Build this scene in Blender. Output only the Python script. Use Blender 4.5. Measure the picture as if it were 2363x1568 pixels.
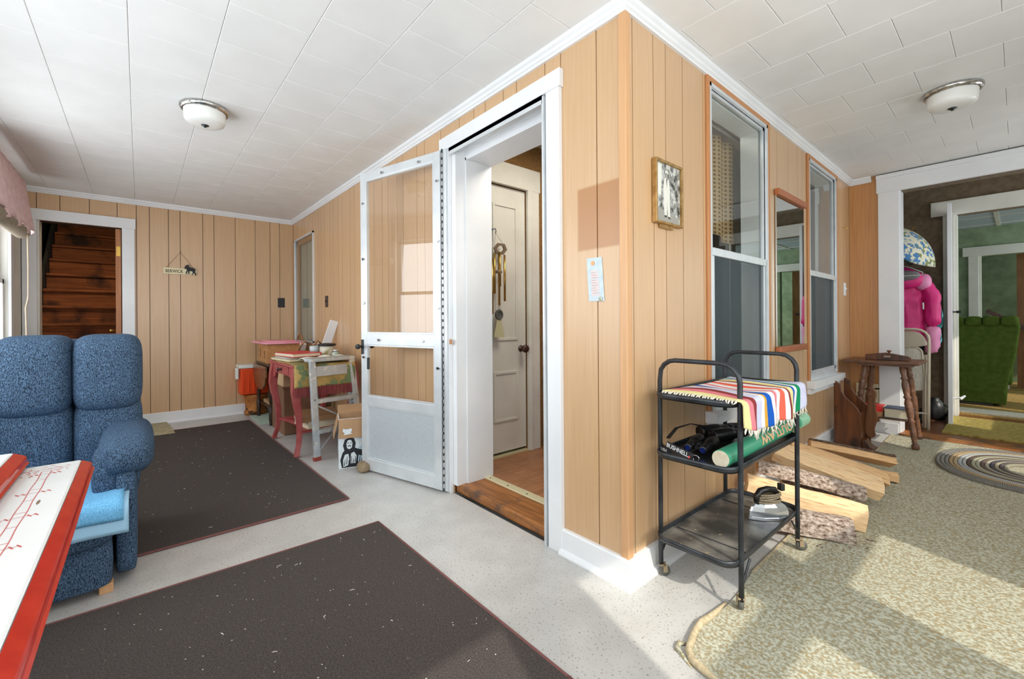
import bpy, bmesh, math, random
from mathutils import Vector, Matrix
random.seed(7)
for o in list(bpy.data.objects): bpy.data.objects.remove(o, do_unlink=True)
scene = bpy.context.scene
COL = scene.collection

# ---------------------------------------------------------------- camera
cam_d = bpy.data.cameras.new('camera'); cam = bpy.data.objects.new('camera', cam_d); COL.objects.link(cam)
FPX, YAW, ROLL, HY = 1001.2, .8615, -.0068, 742.04
cam_d.sensor_width = 36.0; cam_d.sensor_fit = 'HORIZONTAL'; cam_d.lens = FPX / 2363 * 36.0
cam_d.shift_y = (HY - 784) / 2363; cam_d.clip_start = .02; cam_d.clip_end = 200
_f = Vector((-math.sin(YAW), math.cos(YAW), 0)); _r0 = Vector((math.cos(YAW), math.sin(YAW), 0)); _u0 = Vector((0, 0, 1))
_r = math.cos(ROLL) * _r0 + math.sin(ROLL) * _u0; _u = -math.sin(ROLL) * _r0 + math.cos(ROLL) * _u0
cam.matrix_world = Matrix(((_r.x, _u.x, -_f.x, .9746), (_r.y, _u.y, -_f.y, -1.4137), (_r.z, _u.z, -_f.z, 1.0181), (0, 0, 0, 1)))
scene.camera = cam

# ---------------------------------------------------------------- world, sun, daylight in the windows, added room fills, exposure
scene.view_settings.view_transform = 'Standard'; scene.view_settings.look = 'None'
scene.view_settings.gamma = 1.0; scene.view_settings.use_curve_mapping = False
scene.view_settings.exposure = -0.02
w = bpy.data.worlds.new('sky'); scene.world = w; w.use_nodes = True
w.node_tree.nodes['Background'].inputs[0].default_value = (.80, .90, 1.0, 1)
w.node_tree.nodes['Background'].inputs[1].default_value = 1.6
SUN_DIR = Vector((-.955, .297, -.82)).normalized()
sd = bpy.data.lights.new('sun', 'SUN'); sd.energy = 3.0; sd.angle = .012; sd.color = (1, .93, .82)
so = bpy.data.objects.new('sun', sd); COL.objects.link(so); so.rotation_euler = SUN_DIR.to_track_quat('-Z', 'Y').to_euler(); so.location = (4, -1, 4)
def area(name, loc, direction, sx, sy, energy, col=(1, 1, 1)):
    d = bpy.data.lights.new(name, 'AREA'); d.shape = 'RECTANGLE'; d.size = sx; d.size_y = sy; d.energy = energy; d.color = col
    o = bpy.data.objects.new(name, d); COL.objects.link(o); o.location = loc
    o.rotation_euler = Vector(direction).to_track_quat('-Z', 'Y').to_euler(); return o
DAY = (.93, .97, 1.0)
FRONT_WINDOWS = [(-4.2, -3.3), (-2.95, -2.05), (-1.7, -.8), (-.45, .45), (.75, 1.65)]
SIDE_WINDOWS = [(-1.75, -1.152), (-.779, -.211), (.160, .756), (2.45, 3.05)]
for a, b in FRONT_WINDOWS: area('window_daylight', ((a + b) / 2, -2.30, 1.36), (0, 1, .12), b - a, 1.25, 9 if a < -4 else 16, DAY)   # the first one is half covered by its blind
for a, b in SIDE_WINDOWS: area('window_daylight', (2.02, (a + b) / 2, 1.32), (-1, 0, .12), b - a, 1.0, 10 if a > 2 else 15, DAY)
area('entry_lamp', (-.62, .62, 2.3), (0, 0, -1), .5, .5, 15, (1, .93, .82))
area('mudroom_fill', (1.95, 4.05, 1.5), (-1, 0, 0), .8, 1.0, 8, DAY)  # added fill light, its window is made up
area('living_room_fill', (3.14, 5.9, 1.6), (-1, 0, 0), 1.2, 1.1, 24, (.88, 1, .93))  # unseen fill lamp added to brighten the green room
area('stair_hall_fill', (3.14, 7.7, 1.6), (-1, .1, 0), .8, 1.0, 26, (.9, 1, .95))  # fill lamp added out of view for the hall beyond
area('stairwell_fill', (-5.2, -1.85, 2.45), (-.6, 0, -1), .25, .25, 9, (1, .85, .65))  # unseen light added to bring out the stair treads

# ---------------------------------------------------------------- helpers
def lin(c):
    c = c / 255.0
    return c / 12.92 if c <= .04045 else ((c + .055) / 1.055) ** 2.4
def rgb(r, g, b): return (lin(r), lin(g), lin(b), 1)
MATS = {}
def nodes(name):
    m = bpy.data.materials.new(name); m.use_nodes = True; nt = m.node_tree
    return m, nt, nt.nodes['Principled BSDF']
def N(nt, t, **kw):
    n = nt.nodes.new(t)
    for k, v in kw.items(): setattr(n, k, v)
    return n
def ramp(nt, stops, interp='LINEAR'):
    n = N(nt, 'ShaderNodeValToRGB'); e = n.color_ramp.elements; n.color_ramp.interpolation = interp
    while len(e) < len(stops): e.new(.5)
    for i, (p, c) in enumerate(stops): e[i].position = p; e[i].color = c
    return n
def coords(nt, stretch, space='Object'):
    if space == 'World':
        t = N(nt, 'ShaderNodeNewGeometry'); out = t.outputs['Position']
    else:
        t = N(nt, 'ShaderNodeTexCoord'); out = t.outputs[space]
    mp = N(nt, 'ShaderNodeMapping'); nt.links.new(out, mp.inputs[0]); mp.inputs['Scale'].default_value = stretch
    return mp.outputs[0]
def M(name, c, rough=.5, metal=0, c2=None, scale=20, stretch=(1, 1, 1), lo=.35, hi=.65, bump=0, bscale=None, detail=4, space='Object', spec=.5, extra=None):
    """plain or two-tone noise material; extra=(colour, scale, threshold) adds specks"""
    m, nt, p = nodes(name); L = nt.links
    p.inputs['Roughness'].default_value = rough; p.inputs['Metallic'].default_value = metal
    p.inputs['Specular IOR Level'].default_value = spec
    p.inputs['Base Color'].default_value = c
    co = None
    if c2 is not None:
        co = coords(nt, stretch, space)
        nz = N(nt, 'ShaderNodeTexNoise'); nz.inputs['Scale'].default_value = scale; nz.inputs['Detail'].default_value = detail; L.new(co, nz.inputs['Vector'])
        rp = ramp(nt, [(lo, c), (hi, c2)]); L.new(nz.outputs['Fac'], rp.inputs[0]); col = rp.outputs[0]
        if extra:
            n2 = N(nt, 'ShaderNodeTexNoise'); n2.inputs['Scale'].default_value = extra[1]; n2.inputs['Detail'].default_value = 2; L.new(co, n2.inputs['Vector'])
            r2 = ramp(nt, [(extra[2], (0, 0, 0, 1)), (extra[2] + .03, (1, 1, 1, 1))]); L.new(n2.outputs['Fac'], r2.inputs[0])
            mx = N(nt, 'ShaderNodeMix', data_type='RGBA'); L.new(r2.outputs[0], mx.inputs['Factor']); L.new(col, mx.inputs[6]); mx.inputs[7].default_value = extra[0]; col = mx.outputs[2]
        L.new(col, p.inputs['Base Color'])
    if bump:
        if co is None: co = coords(nt, stretch, space)
        nb = N(nt, 'ShaderNodeTexNoise'); nb.inputs['Scale'].default_value = bscale or scale; nb.inputs['Detail'].default_value = 3; L.new(co, nb.inputs['Vector'])
        b = N(nt, 'ShaderNodeBump'); b.inputs['Strength'].default_value = bump; b.inputs['Distance'].default_value = .004
        L.new(nb.outputs['Fac'], b.inputs['Height']); L.new(b.outputs[0], p.inputs['Normal'])
    MATS[name] = m; return m
def wood(name, c1, c2, stretch=(1, 1, .08), scale=40, rough=.45, space='Object', bump=.05, vary=0.0, stain=None, coarse=None, coat=0):
    m, nt, p = nodes(name); L = nt.links
    co = coords(nt, stretch, space)
    nz = N(nt, 'ShaderNodeTexNoise'); nz.inputs['Scale'].default_value = scale; nz.inputs['Detail'].default_value = 6; nz.inputs['Distortion'].default_value = .6; L.new(co, nz.inputs['Vector'])
    rp = ramp(nt, [(.3, c1), (.7, c2)]); L.new(nz.outputs['Fac'], rp.inputs[0]); col = rp.outputs[0]
    if coarse:
        n3 = N(nt, 'ShaderNodeTexNoise'); n3.inputs['Scale'].default_value = coarse[1]; n3.inputs['Detail'].default_value = 3; L.new(coords(nt, (1, 1, 1), space), n3.inputs['Vector'])
        r3 = ramp(nt, [(.52, (0, 0, 0, 1)), (.68, (1, 1, 1, 1))]); L.new(n3.outputs['Fac'], r3.inputs[0])
        mx = N(nt, 'ShaderNodeMix', data_type='RGBA'); L.new(r3.outputs[0], mx.inputs['Factor']); L.new(col, mx.inputs[6]); mx.inputs[7].default_value = coarse[0]; col = mx.outputs[2]
    if vary:
        oi = N(nt, 'ShaderNodeObjectInfo'); mr = N(nt, 'ShaderNodeMapRange'); mr.inputs['To Min'].default_value = 1 - vary; mr.inputs['To Max'].default_value = 1 + vary
        L.new(oi.outputs['Random'], mr.inputs['Value']); hs = N(nt, 'ShaderNodeHueSaturation'); L.new(mr.outputs[0], hs.inputs['Value']); L.new(col, hs.inputs['Color']); col = hs.outputs[0]
    if stain:   # an unfaded rectangle on the panelling where something used to hang
        (x0, x1, z0, z1, sc) = stain
        g = N(nt, 'ShaderNodeNewGeometry'); s = N(nt, 'ShaderNodeSeparateXYZ'); L.new(g.outputs['Position'], s.inputs[0])
        def soft(sock, a, b, e):
            outs = []
            for v0, v1 in ((a - e, a + e), (b + e, b - e)):
                mr = N(nt, 'ShaderNodeMapRange'); mr.inputs['From Min'].default_value = v0; mr.inputs['From Max'].default_value = v1; mr.clamp = True
                L.new(sock, mr.inputs['Value']); outs.append(mr.outputs[0])
            ml = N(nt, 'ShaderNodeMath', operation='MULTIPLY'); L.new(outs[0], ml.inputs[0]); L.new(outs[1], ml.inputs[1]); return ml.outputs[0]
        ml = N(nt, 'ShaderNodeMath', operation='MULTIPLY'); L.new(soft(s.outputs[0], x0, x1, .006), ml.inputs[0]); L.new(soft(s.outputs[2], z0, z1, .006), ml.inputs[1])
        m2 = N(nt, 'ShaderNodeMath', operation='MULTIPLY'); L.new(ml.outputs[0], m2.inputs[0]); m2.inputs[1].default_value = .88
        mx = N(nt, 'ShaderNodeMix', data_type='RGBA'); L.new(m2.outputs[0], mx.inputs['Factor']); L.new(col, mx.inputs[6]); mx.inputs[7].default_value = sc; col = mx.outputs[2]
    L.new(col, p.inputs['Base Color']); p.inputs['Roughness'].default_value = rough
    p.inputs['Coat Weight'].default_value = coat; p.inputs['Coat Roughness'].default_value = .38; p.inputs['Coat IOR'].default_value = 1.65
    if bump:
        b = N(nt, 'ShaderNodeBump'); b.inputs['Strength'].default_value = bump; b.inputs['Distance'].default_value = .003
        L.new(nz.outputs['Fac'], b.inputs['Height']); L.new(b.outputs[0], p.inputs['Normal'])
    MATS[name] = m; return m
def glass(name, tint=(1, 1, 1, 1), dim=None):
    m, nt, p = nodes(name); L = nt.links; out = nt.nodes['Material Output']; nt.nodes.remove(p)
    tr = N(nt, 'ShaderNodeBsdfTransparent'); tr.inputs[0].default_value = tint
    gl = N(nt, 'ShaderNodeBsdfGlossy'); gl.inputs['Roughness'].default_value = .01
    lw = N(nt, 'ShaderNodeLayerWeight'); lw.inputs[0].default_value = .5
    pw = N(nt, 'ShaderNodeMath', operation='POWER'); L.new(lw.outputs['Facing'], pw.inputs[0]); pw.inputs[1].default_value = 5
    fr = N(nt, 'ShaderNodeMath', operation='MULTIPLY_ADD'); L.new(pw.outputs[0], fr.inputs[0]); fr.inputs[1].default_value = .95; fr.inputs[2].default_value = .045   # Schlick
    mx = N(nt, 'ShaderNodeMixShader'); L.new(fr.outputs[0], mx.inputs[0]); L.new(tr.outputs[0], mx.inputs[1]); L.new(gl.outputs[0], mx.inputs[2]); L.new(mx.outputs[0], out.inputs[0])
    MATS[name] = m; return m
def screen_mat(name):
    m, nt, p = nodes(name); L = nt.links; out = nt.nodes['Material Output']
    p.inputs['Base Color'].default_value = rgb(74, 86, 92); p.inputs['Roughness'].default_value = .6
    tr = N(nt, 'ShaderNodeBsdfTransparent'); mx = N(nt, 'ShaderNodeMixShader'); mx.inputs[0].default_value = .45
    L.new(tr.outputs[0], mx.inputs[1]); L.new(p.outputs[0], mx.inputs[2]); L.new(mx.outputs[0], out.inputs[0]); MATS[name] = m; return m
def stripes(name, stops, axis_uv=1, rough=.9, bump=.4):
    m, nt, p = nodes(name); L = nt.links
    uv = N(nt, 'ShaderNodeUVMap'); s = N(nt, 'ShaderNodeSeparateXYZ'); L.new(uv.outputs[0], s.inputs[0])
    rp = ramp(nt, stops, 'CONSTANT'); L.new(s.outputs[axis_uv], rp.inputs[0]); L.new(rp.outputs[0], p.inputs['Base Color'])
    p.inputs['Roughness'].default_value = rough; p.inputs['Specular IOR Level'].default_value = .1
    wv = N(nt, 'ShaderNodeTexVoronoi'); wv.inputs['Scale'].default_value = 240; tc = N(nt, 'ShaderNodeTexCoord'); L.new(tc.outputs['Object'], wv.inputs['Vector'])
    b = N(nt, 'ShaderNodeBump'); b.inputs['Strength'].default_value = bump; b.inputs['Distance'].default_value = .004; L.new(wv.outputs['Distance'], b.inputs['Height']); L.new(b.outputs[0], p.inputs['Normal'])
    MATS[name] = m; return m

OFF = {}
def V(*a): return Vector(a)
class MB:
    def __init__(s): s.v = []; s.f = []; s.uv = {}
    def add(s, vs, fs):
        n = len(s.v); s.v += [tuple(p) for p in vs]; s.f += [tuple(i + n for i in f) for f in fs]; return s
    def box(s, x0, x1, y0, y1, z0, z1):
        x0, x1 = min(x0, x1), max(x0, x1); y0, y1 = min(y0, y1), max(y0, y1); z0, z1 = min(z0, z1), max(z0, z1)
        return s.add([(x0, y0, z0), (x1, y0, z0), (x1, y1, z0), (x0, y1, z0), (x0, y0, z1), (x1, y0, z1), (x1, y1, z1), (x0, y1, z1)],
                     [(3, 2, 1, 0), (4, 5, 6, 7), (0, 1, 5, 4), (1, 2, 6, 5), (2, 3, 7, 6), (3, 0, 4, 7)])
    def obox(s, o, a, b, c):  # corner o, edge vectors a,b,c
        o, a, b, c = Vector(o), Vector(a), Vector(b), Vector(c)
        if a.cross(b).dot(c) < 0: a, b = b, a
        P = [o, o + a, o + a + b, o + b]; P += [q + c for q in P]
        return s.add(P, [(3, 2, 1, 0), (4, 5, 6, 7), (0, 1, 5, 4), (1, 2, 6, 5), (2, 3, 7, 6), (3, 0, 4, 7)])
    def bar(s, p, q, w, h, up=(0, 0, 1)):  # rectangular bar from p to q
        p, q = Vector(p), Vector(q); d = (q - p).normalized(); sd = d.cross(Vector(up))
        if sd.length < 1e-5: sd = d.cross(Vector((1, 0, 0)))
        sd.normalize(); u = sd.cross(d)
        return s.obox(p - sd * w / 2 - u * h / 2, sd * w, u * h, q - p)
    def cyl(s, p, q, r0, r1=None, n=14):
        return s.tube([p, q], [r0, r0 if r1 is None else r1], n)
    def tube(s, pts, r, n=10, closed=False, cap=True):
        pts = [Vector(p) for p in pts]; k = len(pts); rs = r if isinstance(r, (list, tuple)) else [r] * k
        prev = None; base = len(s.v); vs = []; fs = []
        for i, p in enumerate(pts):
            a = pts[(i - 1) % k] if (closed or i > 0) else p; b = pts[(i + 1) % k] if (closed or i < k - 1) else p
            t = (b - a).normalized()
            if prev is None:
                prev = t.cross(Vector((0, 0, 1)))
                if prev.length < .05: prev = t.cross(Vector((1, 0, 0)))
            u = (prev - t * prev.dot(t)).normalized(); prev = u; v = t.cross(u)
            for j in range(n):
                an = 2 * math.pi * j / n; vs.append(p + (u * math.cos(an) + v * math.sin(an)) * rs[i])
        m = k if closed else k - 1
        for i in range(m):
            for j in range(n):
                a = i * n + j; b = i * n + (j + 1) % n; c = ((i + 1) % k) * n + (j + 1) % n; d = ((i + 1) % k) * n + j
                fs.append((a, b, c, d))
        if cap and not closed: fs.append(tuple(range(n - 1, -1, -1))); fs.append(tuple((k - 1) * n + j for j in range(n)))
        return s.add(vs, fs)
    def lathe(s, o, axis, prof, n=20):
        o = Vector(o); ax = Vector(axis).normalized(); pts = [o + ax * h for r, h in prof]
        u = ax.cross(Vector((0, 0, 1)))
        if u.length < .05: u = Vector((1, 0, 0))
        u.normalize(); v = ax.cross(u); vs = []; fs = []
        for (r, h), p in zip(prof, pts):
            for j in range(n):
                an = 2 * math.pi * j / n; vs.append(p + (u * math.cos(an) + v * math.sin(an)) * max(r, 1e-4))
        for i in range(len(prof) - 1):
            for j in range(n): fs.append((i * n + j, i * n + (j + 1) % n, (i + 1) * n + (j + 1) % n, (i + 1) * n + j))
        fs.append(tuple(range(n - 1, -1, -1))); fs.append(tuple((len(prof) - 1) * n + j for j in range(n)))
        return s.add(vs, fs)
    def prism(s, poly, o, u, v, wv):  # 2-D polygon in frame o,u,v extruded by wv
        o, u, v, wv = Vector(o), Vector(u), Vector(v), Vector(wv); n = len(poly)
        A = [o + u * x + v * y for x, y in poly]; B = [p + wv for p in A]
        fs = [tuple(range(n - 1, -1, -1)), tuple(range(n, 2 * n))] + [(i, (i + 1) % n, n + (i + 1) % n, n + i) for i in range(n)]
        return s.add(A + B, fs)
    def sup(s, c, r, e=.45, nu=20, nv=12, e2=None, ax=None):  # superellipsoid cushion
        e2 = e if e2 is None else e2; c = Vector(c); vs = []; fs = []
        pw = lambda x, k: math.copysign(abs(x) ** k, x)
        for i in range(nv + 1):
            ph = -math.pi / 2 + math.pi * i / nv
            for j in range(nu):
                th = 2 * math.pi * j / nu; cp = pw(math.cos(ph), e2)
                q = Vector((r[0] * cp * pw(math.cos(th), e), r[1] * cp * pw(math.sin(th), e), r[2] * pw(math.sin(ph), e2)))
                vs.append(c + (ax @ q if ax else q))
        for i in range(nv):
            for j in range(nu): fs.append((i * nu + j, i * nu + (j + 1) % nu, (i + 1) * nu + (j + 1) % nu, (i + 1) * nu + j))
        return s.add(vs, fs)
    def grid(s, fn, nu, nv, thick=0):
        n = len(s.v)
        P = [[Vector(fn(i / nu, j / nv)) for j in range(nv + 1)] for i in range(nu + 1)]
        vs = [p for row in P for p in row]; fs = []
        w_ = nv + 1
        for i in range(nu):
            for j in range(nv): fs.append((i * w_ + j, (i + 1) * w_ + j, (i + 1) * w_ + j + 1, i * w_ + j + 1))
        for i in range(nu + 1):
            for j in range(nv + 1): s.uv[n + i * w_ + j] = (i / nu, j / nv)
        s.add(vs, fs)
        if thick: s.thick = thick
        return s
    def build(s, name, mat, parent=None, loc=None, smooth=False, bevel=0, solid=0, seg=2, sub=0):
        off = OFF.get(parent.name) if parent is not None else None
        if off is None: off = Vector(loc) if loc is not None else Vector((0, 0, 0))
        me = bpy.data.meshes.new(name); me.from_pydata([tuple(Vector(p) - off) for p in s.v], [], s.f); me.update()
        if s.uv:
            ul = me.uv_layers.new(name='UVMap')
            for lp in me.loops: ul.data[lp.index].uv = s.uv.get(lp.vertex_index, (0, 0))
        if mat is not None: me.materials.append(MATS[mat] if isinstance(mat, str) else mat)
        o = bpy.data.objects.new(name, me); COL.objects.link(o)
        if parent is not None: o.parent = parent
        else: o.location = off
        OFF[o.name] = off.copy()
        if smooth:
            for p in me.polygons: p.use_smooth = True
        if solid: md = o.modifiers.new('solid', 'SOLIDIFY'); md.thickness = solid; md.offset = 0
        if bevel: md = o.modifiers.new('bevel', 'BEVEL'); md.width = bevel; md.segments = seg; md.limit_method = 'ANGLE'; md.angle_limit = math.radians(40)
        if sub: md = o.modifiers.new('sub', 'SUBSURF'); md.levels = sub; md.render_levels = sub
        return o
def tag(o, label, cat=None, group=None, kind=None):
    if label: o['label'] = label
    if cat: o['category'] = cat
    if group: o['group'] = group
    if kind: o['kind'] = kind
    return o
def thing(name, label, cat, loc, group=None, kind=None):
    o = bpy.data.objects.new(name, None); COL.objects.link(o); o.location = loc; o.empty_display_size = .05; OFF[o.name] = Vector(loc)
    return tag(o, label, cat, group, kind)
def struct(name, loc=(0, 0, 0)):
    o = bpy.data.objects.new(name, None); COL.objects.link(o); o.location = loc; o.empty_display_size = .05; OFF[o.name] = Vector(loc)
    o['kind'] = 'structure'; return o
def S(mb, name, mat, **kw): return tag(mb.build(name, mat, **kw), None, None, None, 'structure')
def text_mesh(name, body, size, o, u, v, mat, parent, depth=.0006, bold=0, xscale=1):
    cu = bpy.data.curves.new(name, 'FONT'); cu.body = body; cu.size = size; cu.extrude = depth; cu.offset = bold; cu.resolution_u = 2
    t = bpy.data.objects.new(name, cu); COL.objects.link(t); dg = bpy.context.evaluated_depsgraph_get(); me = bpy.data.meshes.new_from_object(t.evaluated_get(dg)); bpy.data.objects.remove(t, do_unlink=True); bpy.data.curves.remove(cu)
    o, u, v = Vector(o), Vector(u).normalized(), Vector(v).normalized(); nn = u.cross(v); off = OFF[parent.name]
    for q in me.vertices: q.co = o + u * q.co.x * xscale + v * q.co.y + nn * q.co.z - off
    me.materials.append(MATS[mat]); ob = bpy.data.objects.new(name, me); COL.objects.link(ob); ob.parent = parent; OFF[ob.name] = off.copy(); return ob
def arc(cx, cy, r, a0, a1, n): return [(cx + r * math.cos(math.radians(a0 + (a1 - a0) * i / n)), cy + r * math.sin(math.radians(a0 + (a1 - a0) * i / n))) for i in range(n + 1)]
def chaikin(p, n=2):
    for _ in range(n):
        q = []
        for i in range(len(p)):
            a, b = p[i], p[(i + 1) % len(p)]; q += [(a[0] * .75 + b[0] * .25, a[1] * .75 + b[1] * .25), (a[0] * .25 + b[0] * .75, a[1] * .25 + b[1] * .75)]
        p = q
    return p
FS = lambda y: .0155 * max(0.0, y)   # the porch floor rises gently towards the far end
# ---------------------------------------------------------------- materials
PAN1, PAN2 = rgb(200, 159, 113), rgb(209, 170, 126)
wood('panelling', PAN1, PAN2, (26, 26, .9), 3.2, .42, 'World', .04, .035, coat=1.0)
wood('panelling_marked', PAN1, PAN2, (26, 26, .9), 3.2, .42, 'World', .04, .035, coat=1.0, stain=(-.239, -.027, 1.312, 1.573, rgb(170, 112, 50)))
wood('far_panel', rgb(186, 126, 66), rgb(202, 146, 84), (26, 26, .9), 3.2, .42, 'World', .03, coat=.4)
M('groove', rgb(60, 40, 22), .9)
wood('corner_wood', rgb(204, 156, 110), rgb(216, 168, 122), (30, 30, 1), 3, .4, 'World', .03)
wood('orange_trim', rgb(186, 124, 74), rgb(200, 142, 92), (30, 30, 1), 3, .4, 'World', .03)
M('white_paint', rgb(238, 239, 240), .38, c2=rgb(229, 231, 233), scale=3, bump=.05, bscale=60, space='World')
M('aged_white', rgb(226, 224, 214), .45, c2=rgb(214, 211, 200), scale=4, space='World')
M('ceiling_tile', rgb(236, 236, 234), .8, c2=rgb(231, 231, 229), scale=5, space='World')
M('ceiling_back', rgb(176, 176, 172), .9)
M('linoleum', rgb(190, 188, 184), .32, c2=rgb(199, 197, 193), scale=6, lo=.4, hi=.6, space='World', extra=(rgb(150, 142, 130), 120, .63), bump=.03, bscale=80)
M('floor_grime', rgb(120, 116, 108), .8)
wood('laminate', rgb(142, 92, 58), rgb(172, 118, 78), (9, 1.2, 9), 5, .3, 'World', .02, .05)
wood('sill_oak', rgb(122, 74, 32), rgb(174, 112, 58), (2, 30, 30), 2.2, .45, 'World', .1, coarse=(rgb(92, 66, 48), 9))
M('brass_strip', rgb(226, 216, 176), .35, .3)
M('brass', rgb(196, 158, 82), .28, 1)
M('chrome', rgb(200, 200, 202), .12, 1)
M('aluminium', rgb(226, 230, 232), .36, .35, c2=rgb(214, 219, 222), scale=8)
M('galvanised', rgb(202, 211, 215), .38, .35, c2=rgb(211, 219, 223), scale=120, lo=.42, hi=.58, detail=2)
M('dark_metal', rgb(70, 74, 76), .4, .8)
M('black_plastic', rgb(26, 26, 27), .4)
M('dark_switch', rgb(52, 38, 30), .4)
glass('clear_glass'); glass('window_glass', (.92, .95, .94, 1)); screen_mat('insect_screen')
M('mirror', rgb(206, 210, 208), .015, 1)
M('brown_wallpaper', rgb(108, 92, 72), .9, c2=rgb(124, 108, 88), scale=26, space='World')
M('tan_wallpaper', rgb(120, 88, 46), .85, c2=rgb(146, 108, 60), scale=60, space='World')
M('green_wallpaper', rgb(122, 140, 108), .85, c2=rgb(146, 162, 130), scale=9, space='World', detail=6)
M('brick', rgb(134, 70, 52), .9, c2=rgb(156, 88, 66), scale=20, space='World', bump=.2)
M('brick_dark', rgb(74, 66, 56), .9, c2=rgb(98, 90, 76), scale=20, space='World', bump=.2)
M('mortar', rgb(170, 160, 148), .95)
wood('stair_wood', rgb(112, 58, 24), rgb(164, 92, 42), (.8, .5, 9), 6, .85, 'World', .12, .12, coarse=(rgb(64, 36, 20), 3.5))
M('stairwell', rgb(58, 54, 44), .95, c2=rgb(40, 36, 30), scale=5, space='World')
wood('stair_door', rgb(166, 106, 66), rgb(188, 128, 84), (20, 20, 1), 3, .5, 'World', .03)
M('dark_wall', rgb(70, 80, 84), .9)

# ---------------------------------------------------------------- structure
XW, YW, XB, YF, ZC = 1.9, -2.2, -4.72, 3.39, 2.245
def rects(a0, a1, z0, z1, ops):
    """rectangle minus rectangular openings -> list of rectangles"""
    cuts = sorted({a0, a1, *[min(max(v, a0), a1) for o in ops for v in o[:2]]}); out = []
    for a, b in zip(cuts, cuts[1:]):
        if b - a < 1e-4: continue
        zs = sorted([(max(o[2], z0), min(o[3], z1)) for o in ops if o[0] < b - 1e-5 and o[1] > a + 1e-5]); z = z0
        for c, d in zs:
            if c - z > 1e-3: out.append((a, b, z, c))
            z = max(z, d)
        if z1 - z > 1e-3: out.append((a, b, z, z1))
    return out
def wall(name, axis, p0, p1, a0, a1, z0, z1, ops, mat):
    mb = MB()
    for a, b, c, d in rects(a0, a1, z0, z1, ops):
        if axis == 'x': mb.box(a, b, p0, p1, c, d)
        else: mb.box(p0, p1, a, b, c, d)
    return S(mb, name, mat)
def planks(parent, axis, p0, p1, cuts, z0, z1, ops, mat, gap=.0045):
    for a, b in zip(cuts, cuts[1:]):
        rs = rects(a + gap / 2, b - gap / 2, z0, z1, ops)
        if not rs: continue
        mb = MB()
        for q in rs:
            if axis == 'x': mb.box(q[0], q[1], p0, p1, q[2], q[3])
            else: mb.box(p0, p1, q[0], q[1], q[2], q[3])
        mb.build('panel_board', mat, parent)
# floor
mb = MB(); mb.add([(XB - .02, YW, 0), (XW, YW, 0), (XW, 0, 0), (0, 0, 0), (XB - .02, 0, 0), (XW, YF, FS(YF)), (0, YF, FS(YF))], [(0, 1, 2, 3, 4), (3, 2, 5, 6)])
mb.add([(XB - .02, YW, -.1), (XW, YW, -.1), (XW, YF, -.1), (XB - .02, YF, -.1)], [(3, 2, 1, 0)])
floor = S(mb, 'floor', 'linoleum')
# ceiling with its 12-inch tiles
ceil = S(MB().box(XB, XW, YW, 0.0, ZC + .006, ZC + .08).box(0, XW, 0, YF, ZC + .006, ZC + .08), 'ceiling', 'ceiling_back')
TS = .2955; tmesh = None
def tile(x0, x1, y0, y1):
    global tmesh
    full = abs(x1 - x0 - TS) < 1e-4 and abs(y1 - y0 - TS) < 1e-4
    g = .0005; hx, hy = (x1 - x0) / 2 - g, (y1 - y0) / 2 - g; b = .0022
    if full and tmesh is not None: me = tmesh
    else:
        vs = [(sx * hx, sy * hy, .006) for sx, sy in ((-1, -1), (1, -1), (1, 1), (-1, 1))] + [(sx * hx, sy * hy, .0025) for sx, sy in ((-1, -1), (1, -1), (1, 1), (-1, 1))] + [(sx * (hx - b), sy * (hy - b), 0) for sx, sy in ((-1, -1), (1, -1), (1, 1), (-1, 1))]
        fs = [(8, 11, 10, 9)] + [(i + 4, i + 8, (i + 1) % 4 + 8, (i + 1) % 4 + 4) for i in range(4)] + [(i, i + 4, (i + 1) % 4 + 4, (i + 1) % 4) for i in range(4)]
        me = bpy.data.meshes.new('ceiling_tile'); me.from_pydata(vs, [], fs); me.materials.append(MATS['ceiling_tile'])
        if full: tmesh = me
    o = bpy.data.objects.new('ceiling_tile', me); COL.objects.link(o); o.parent = ceil; o.location = ((x0 + x1) / 2, (y0 + y1) / 2, ZC)
k = -8
while True:
    y0 = .0345 + TS * k; y1 = y0 + TS
    if y0 > YF: break
    ya, yb = max(y0, YW), min(y1, YF)
    if yb - ya > .02:
        xa = XB if ya < -.01 else 0.0
        if y0 < 0 < y1: spans = [(XB, XW, ya, 0.0), (0.0, XW, 0.0, yb)]
        else: spans = [(xa, XW, ya, yb)]
        offx = .2 if k % 2 == 0 else .3475
        for (sa, sb, u0, u1) in spans:
            if u1 - u0 < .015: continue
            n0 = math.floor((sa - offx) / TS)
            x = offx + n0 * TS
            while x < sb:
                a, b = max(x, sa), min(x + TS, sb)
                if b - a > .012: tile(a, b, u0, u1)
                x += TS
    k += 1
# wall A (left of the corner, with the storm door) : plane y=0
DOOR_A = (-1.215, -.405, -.2, 2.045); WIN_A = (-4.65, -3.91, .80, 2.0)
opsA = [DOOR_A, WIN_A]
wall_left = wall('wall_left', 'x', .010, .13, XB - .12, -.012, 0, 2.6, opsA, 'groove')
cutsA = [-4.72, -4.60, -4.50, -4.35, -4.25, -4.05, -3.95, -3.75, -3.655, -3.554, -3.39, -3.305, -3.151, -3.052, -2.86, -2.753, -2.55, -2.45, -2.342, -2.191, -2.087, -1.937, -1.842, -1.641, -1.537, -1.337, -1.129, -.985, -.881, -.728, -.627, -.43, -.332, -.136, -.0105]
planks(wall_left, 'x', 0, .010, cutsA, 0, ZC, opsA, 'panelling_marked')
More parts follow.
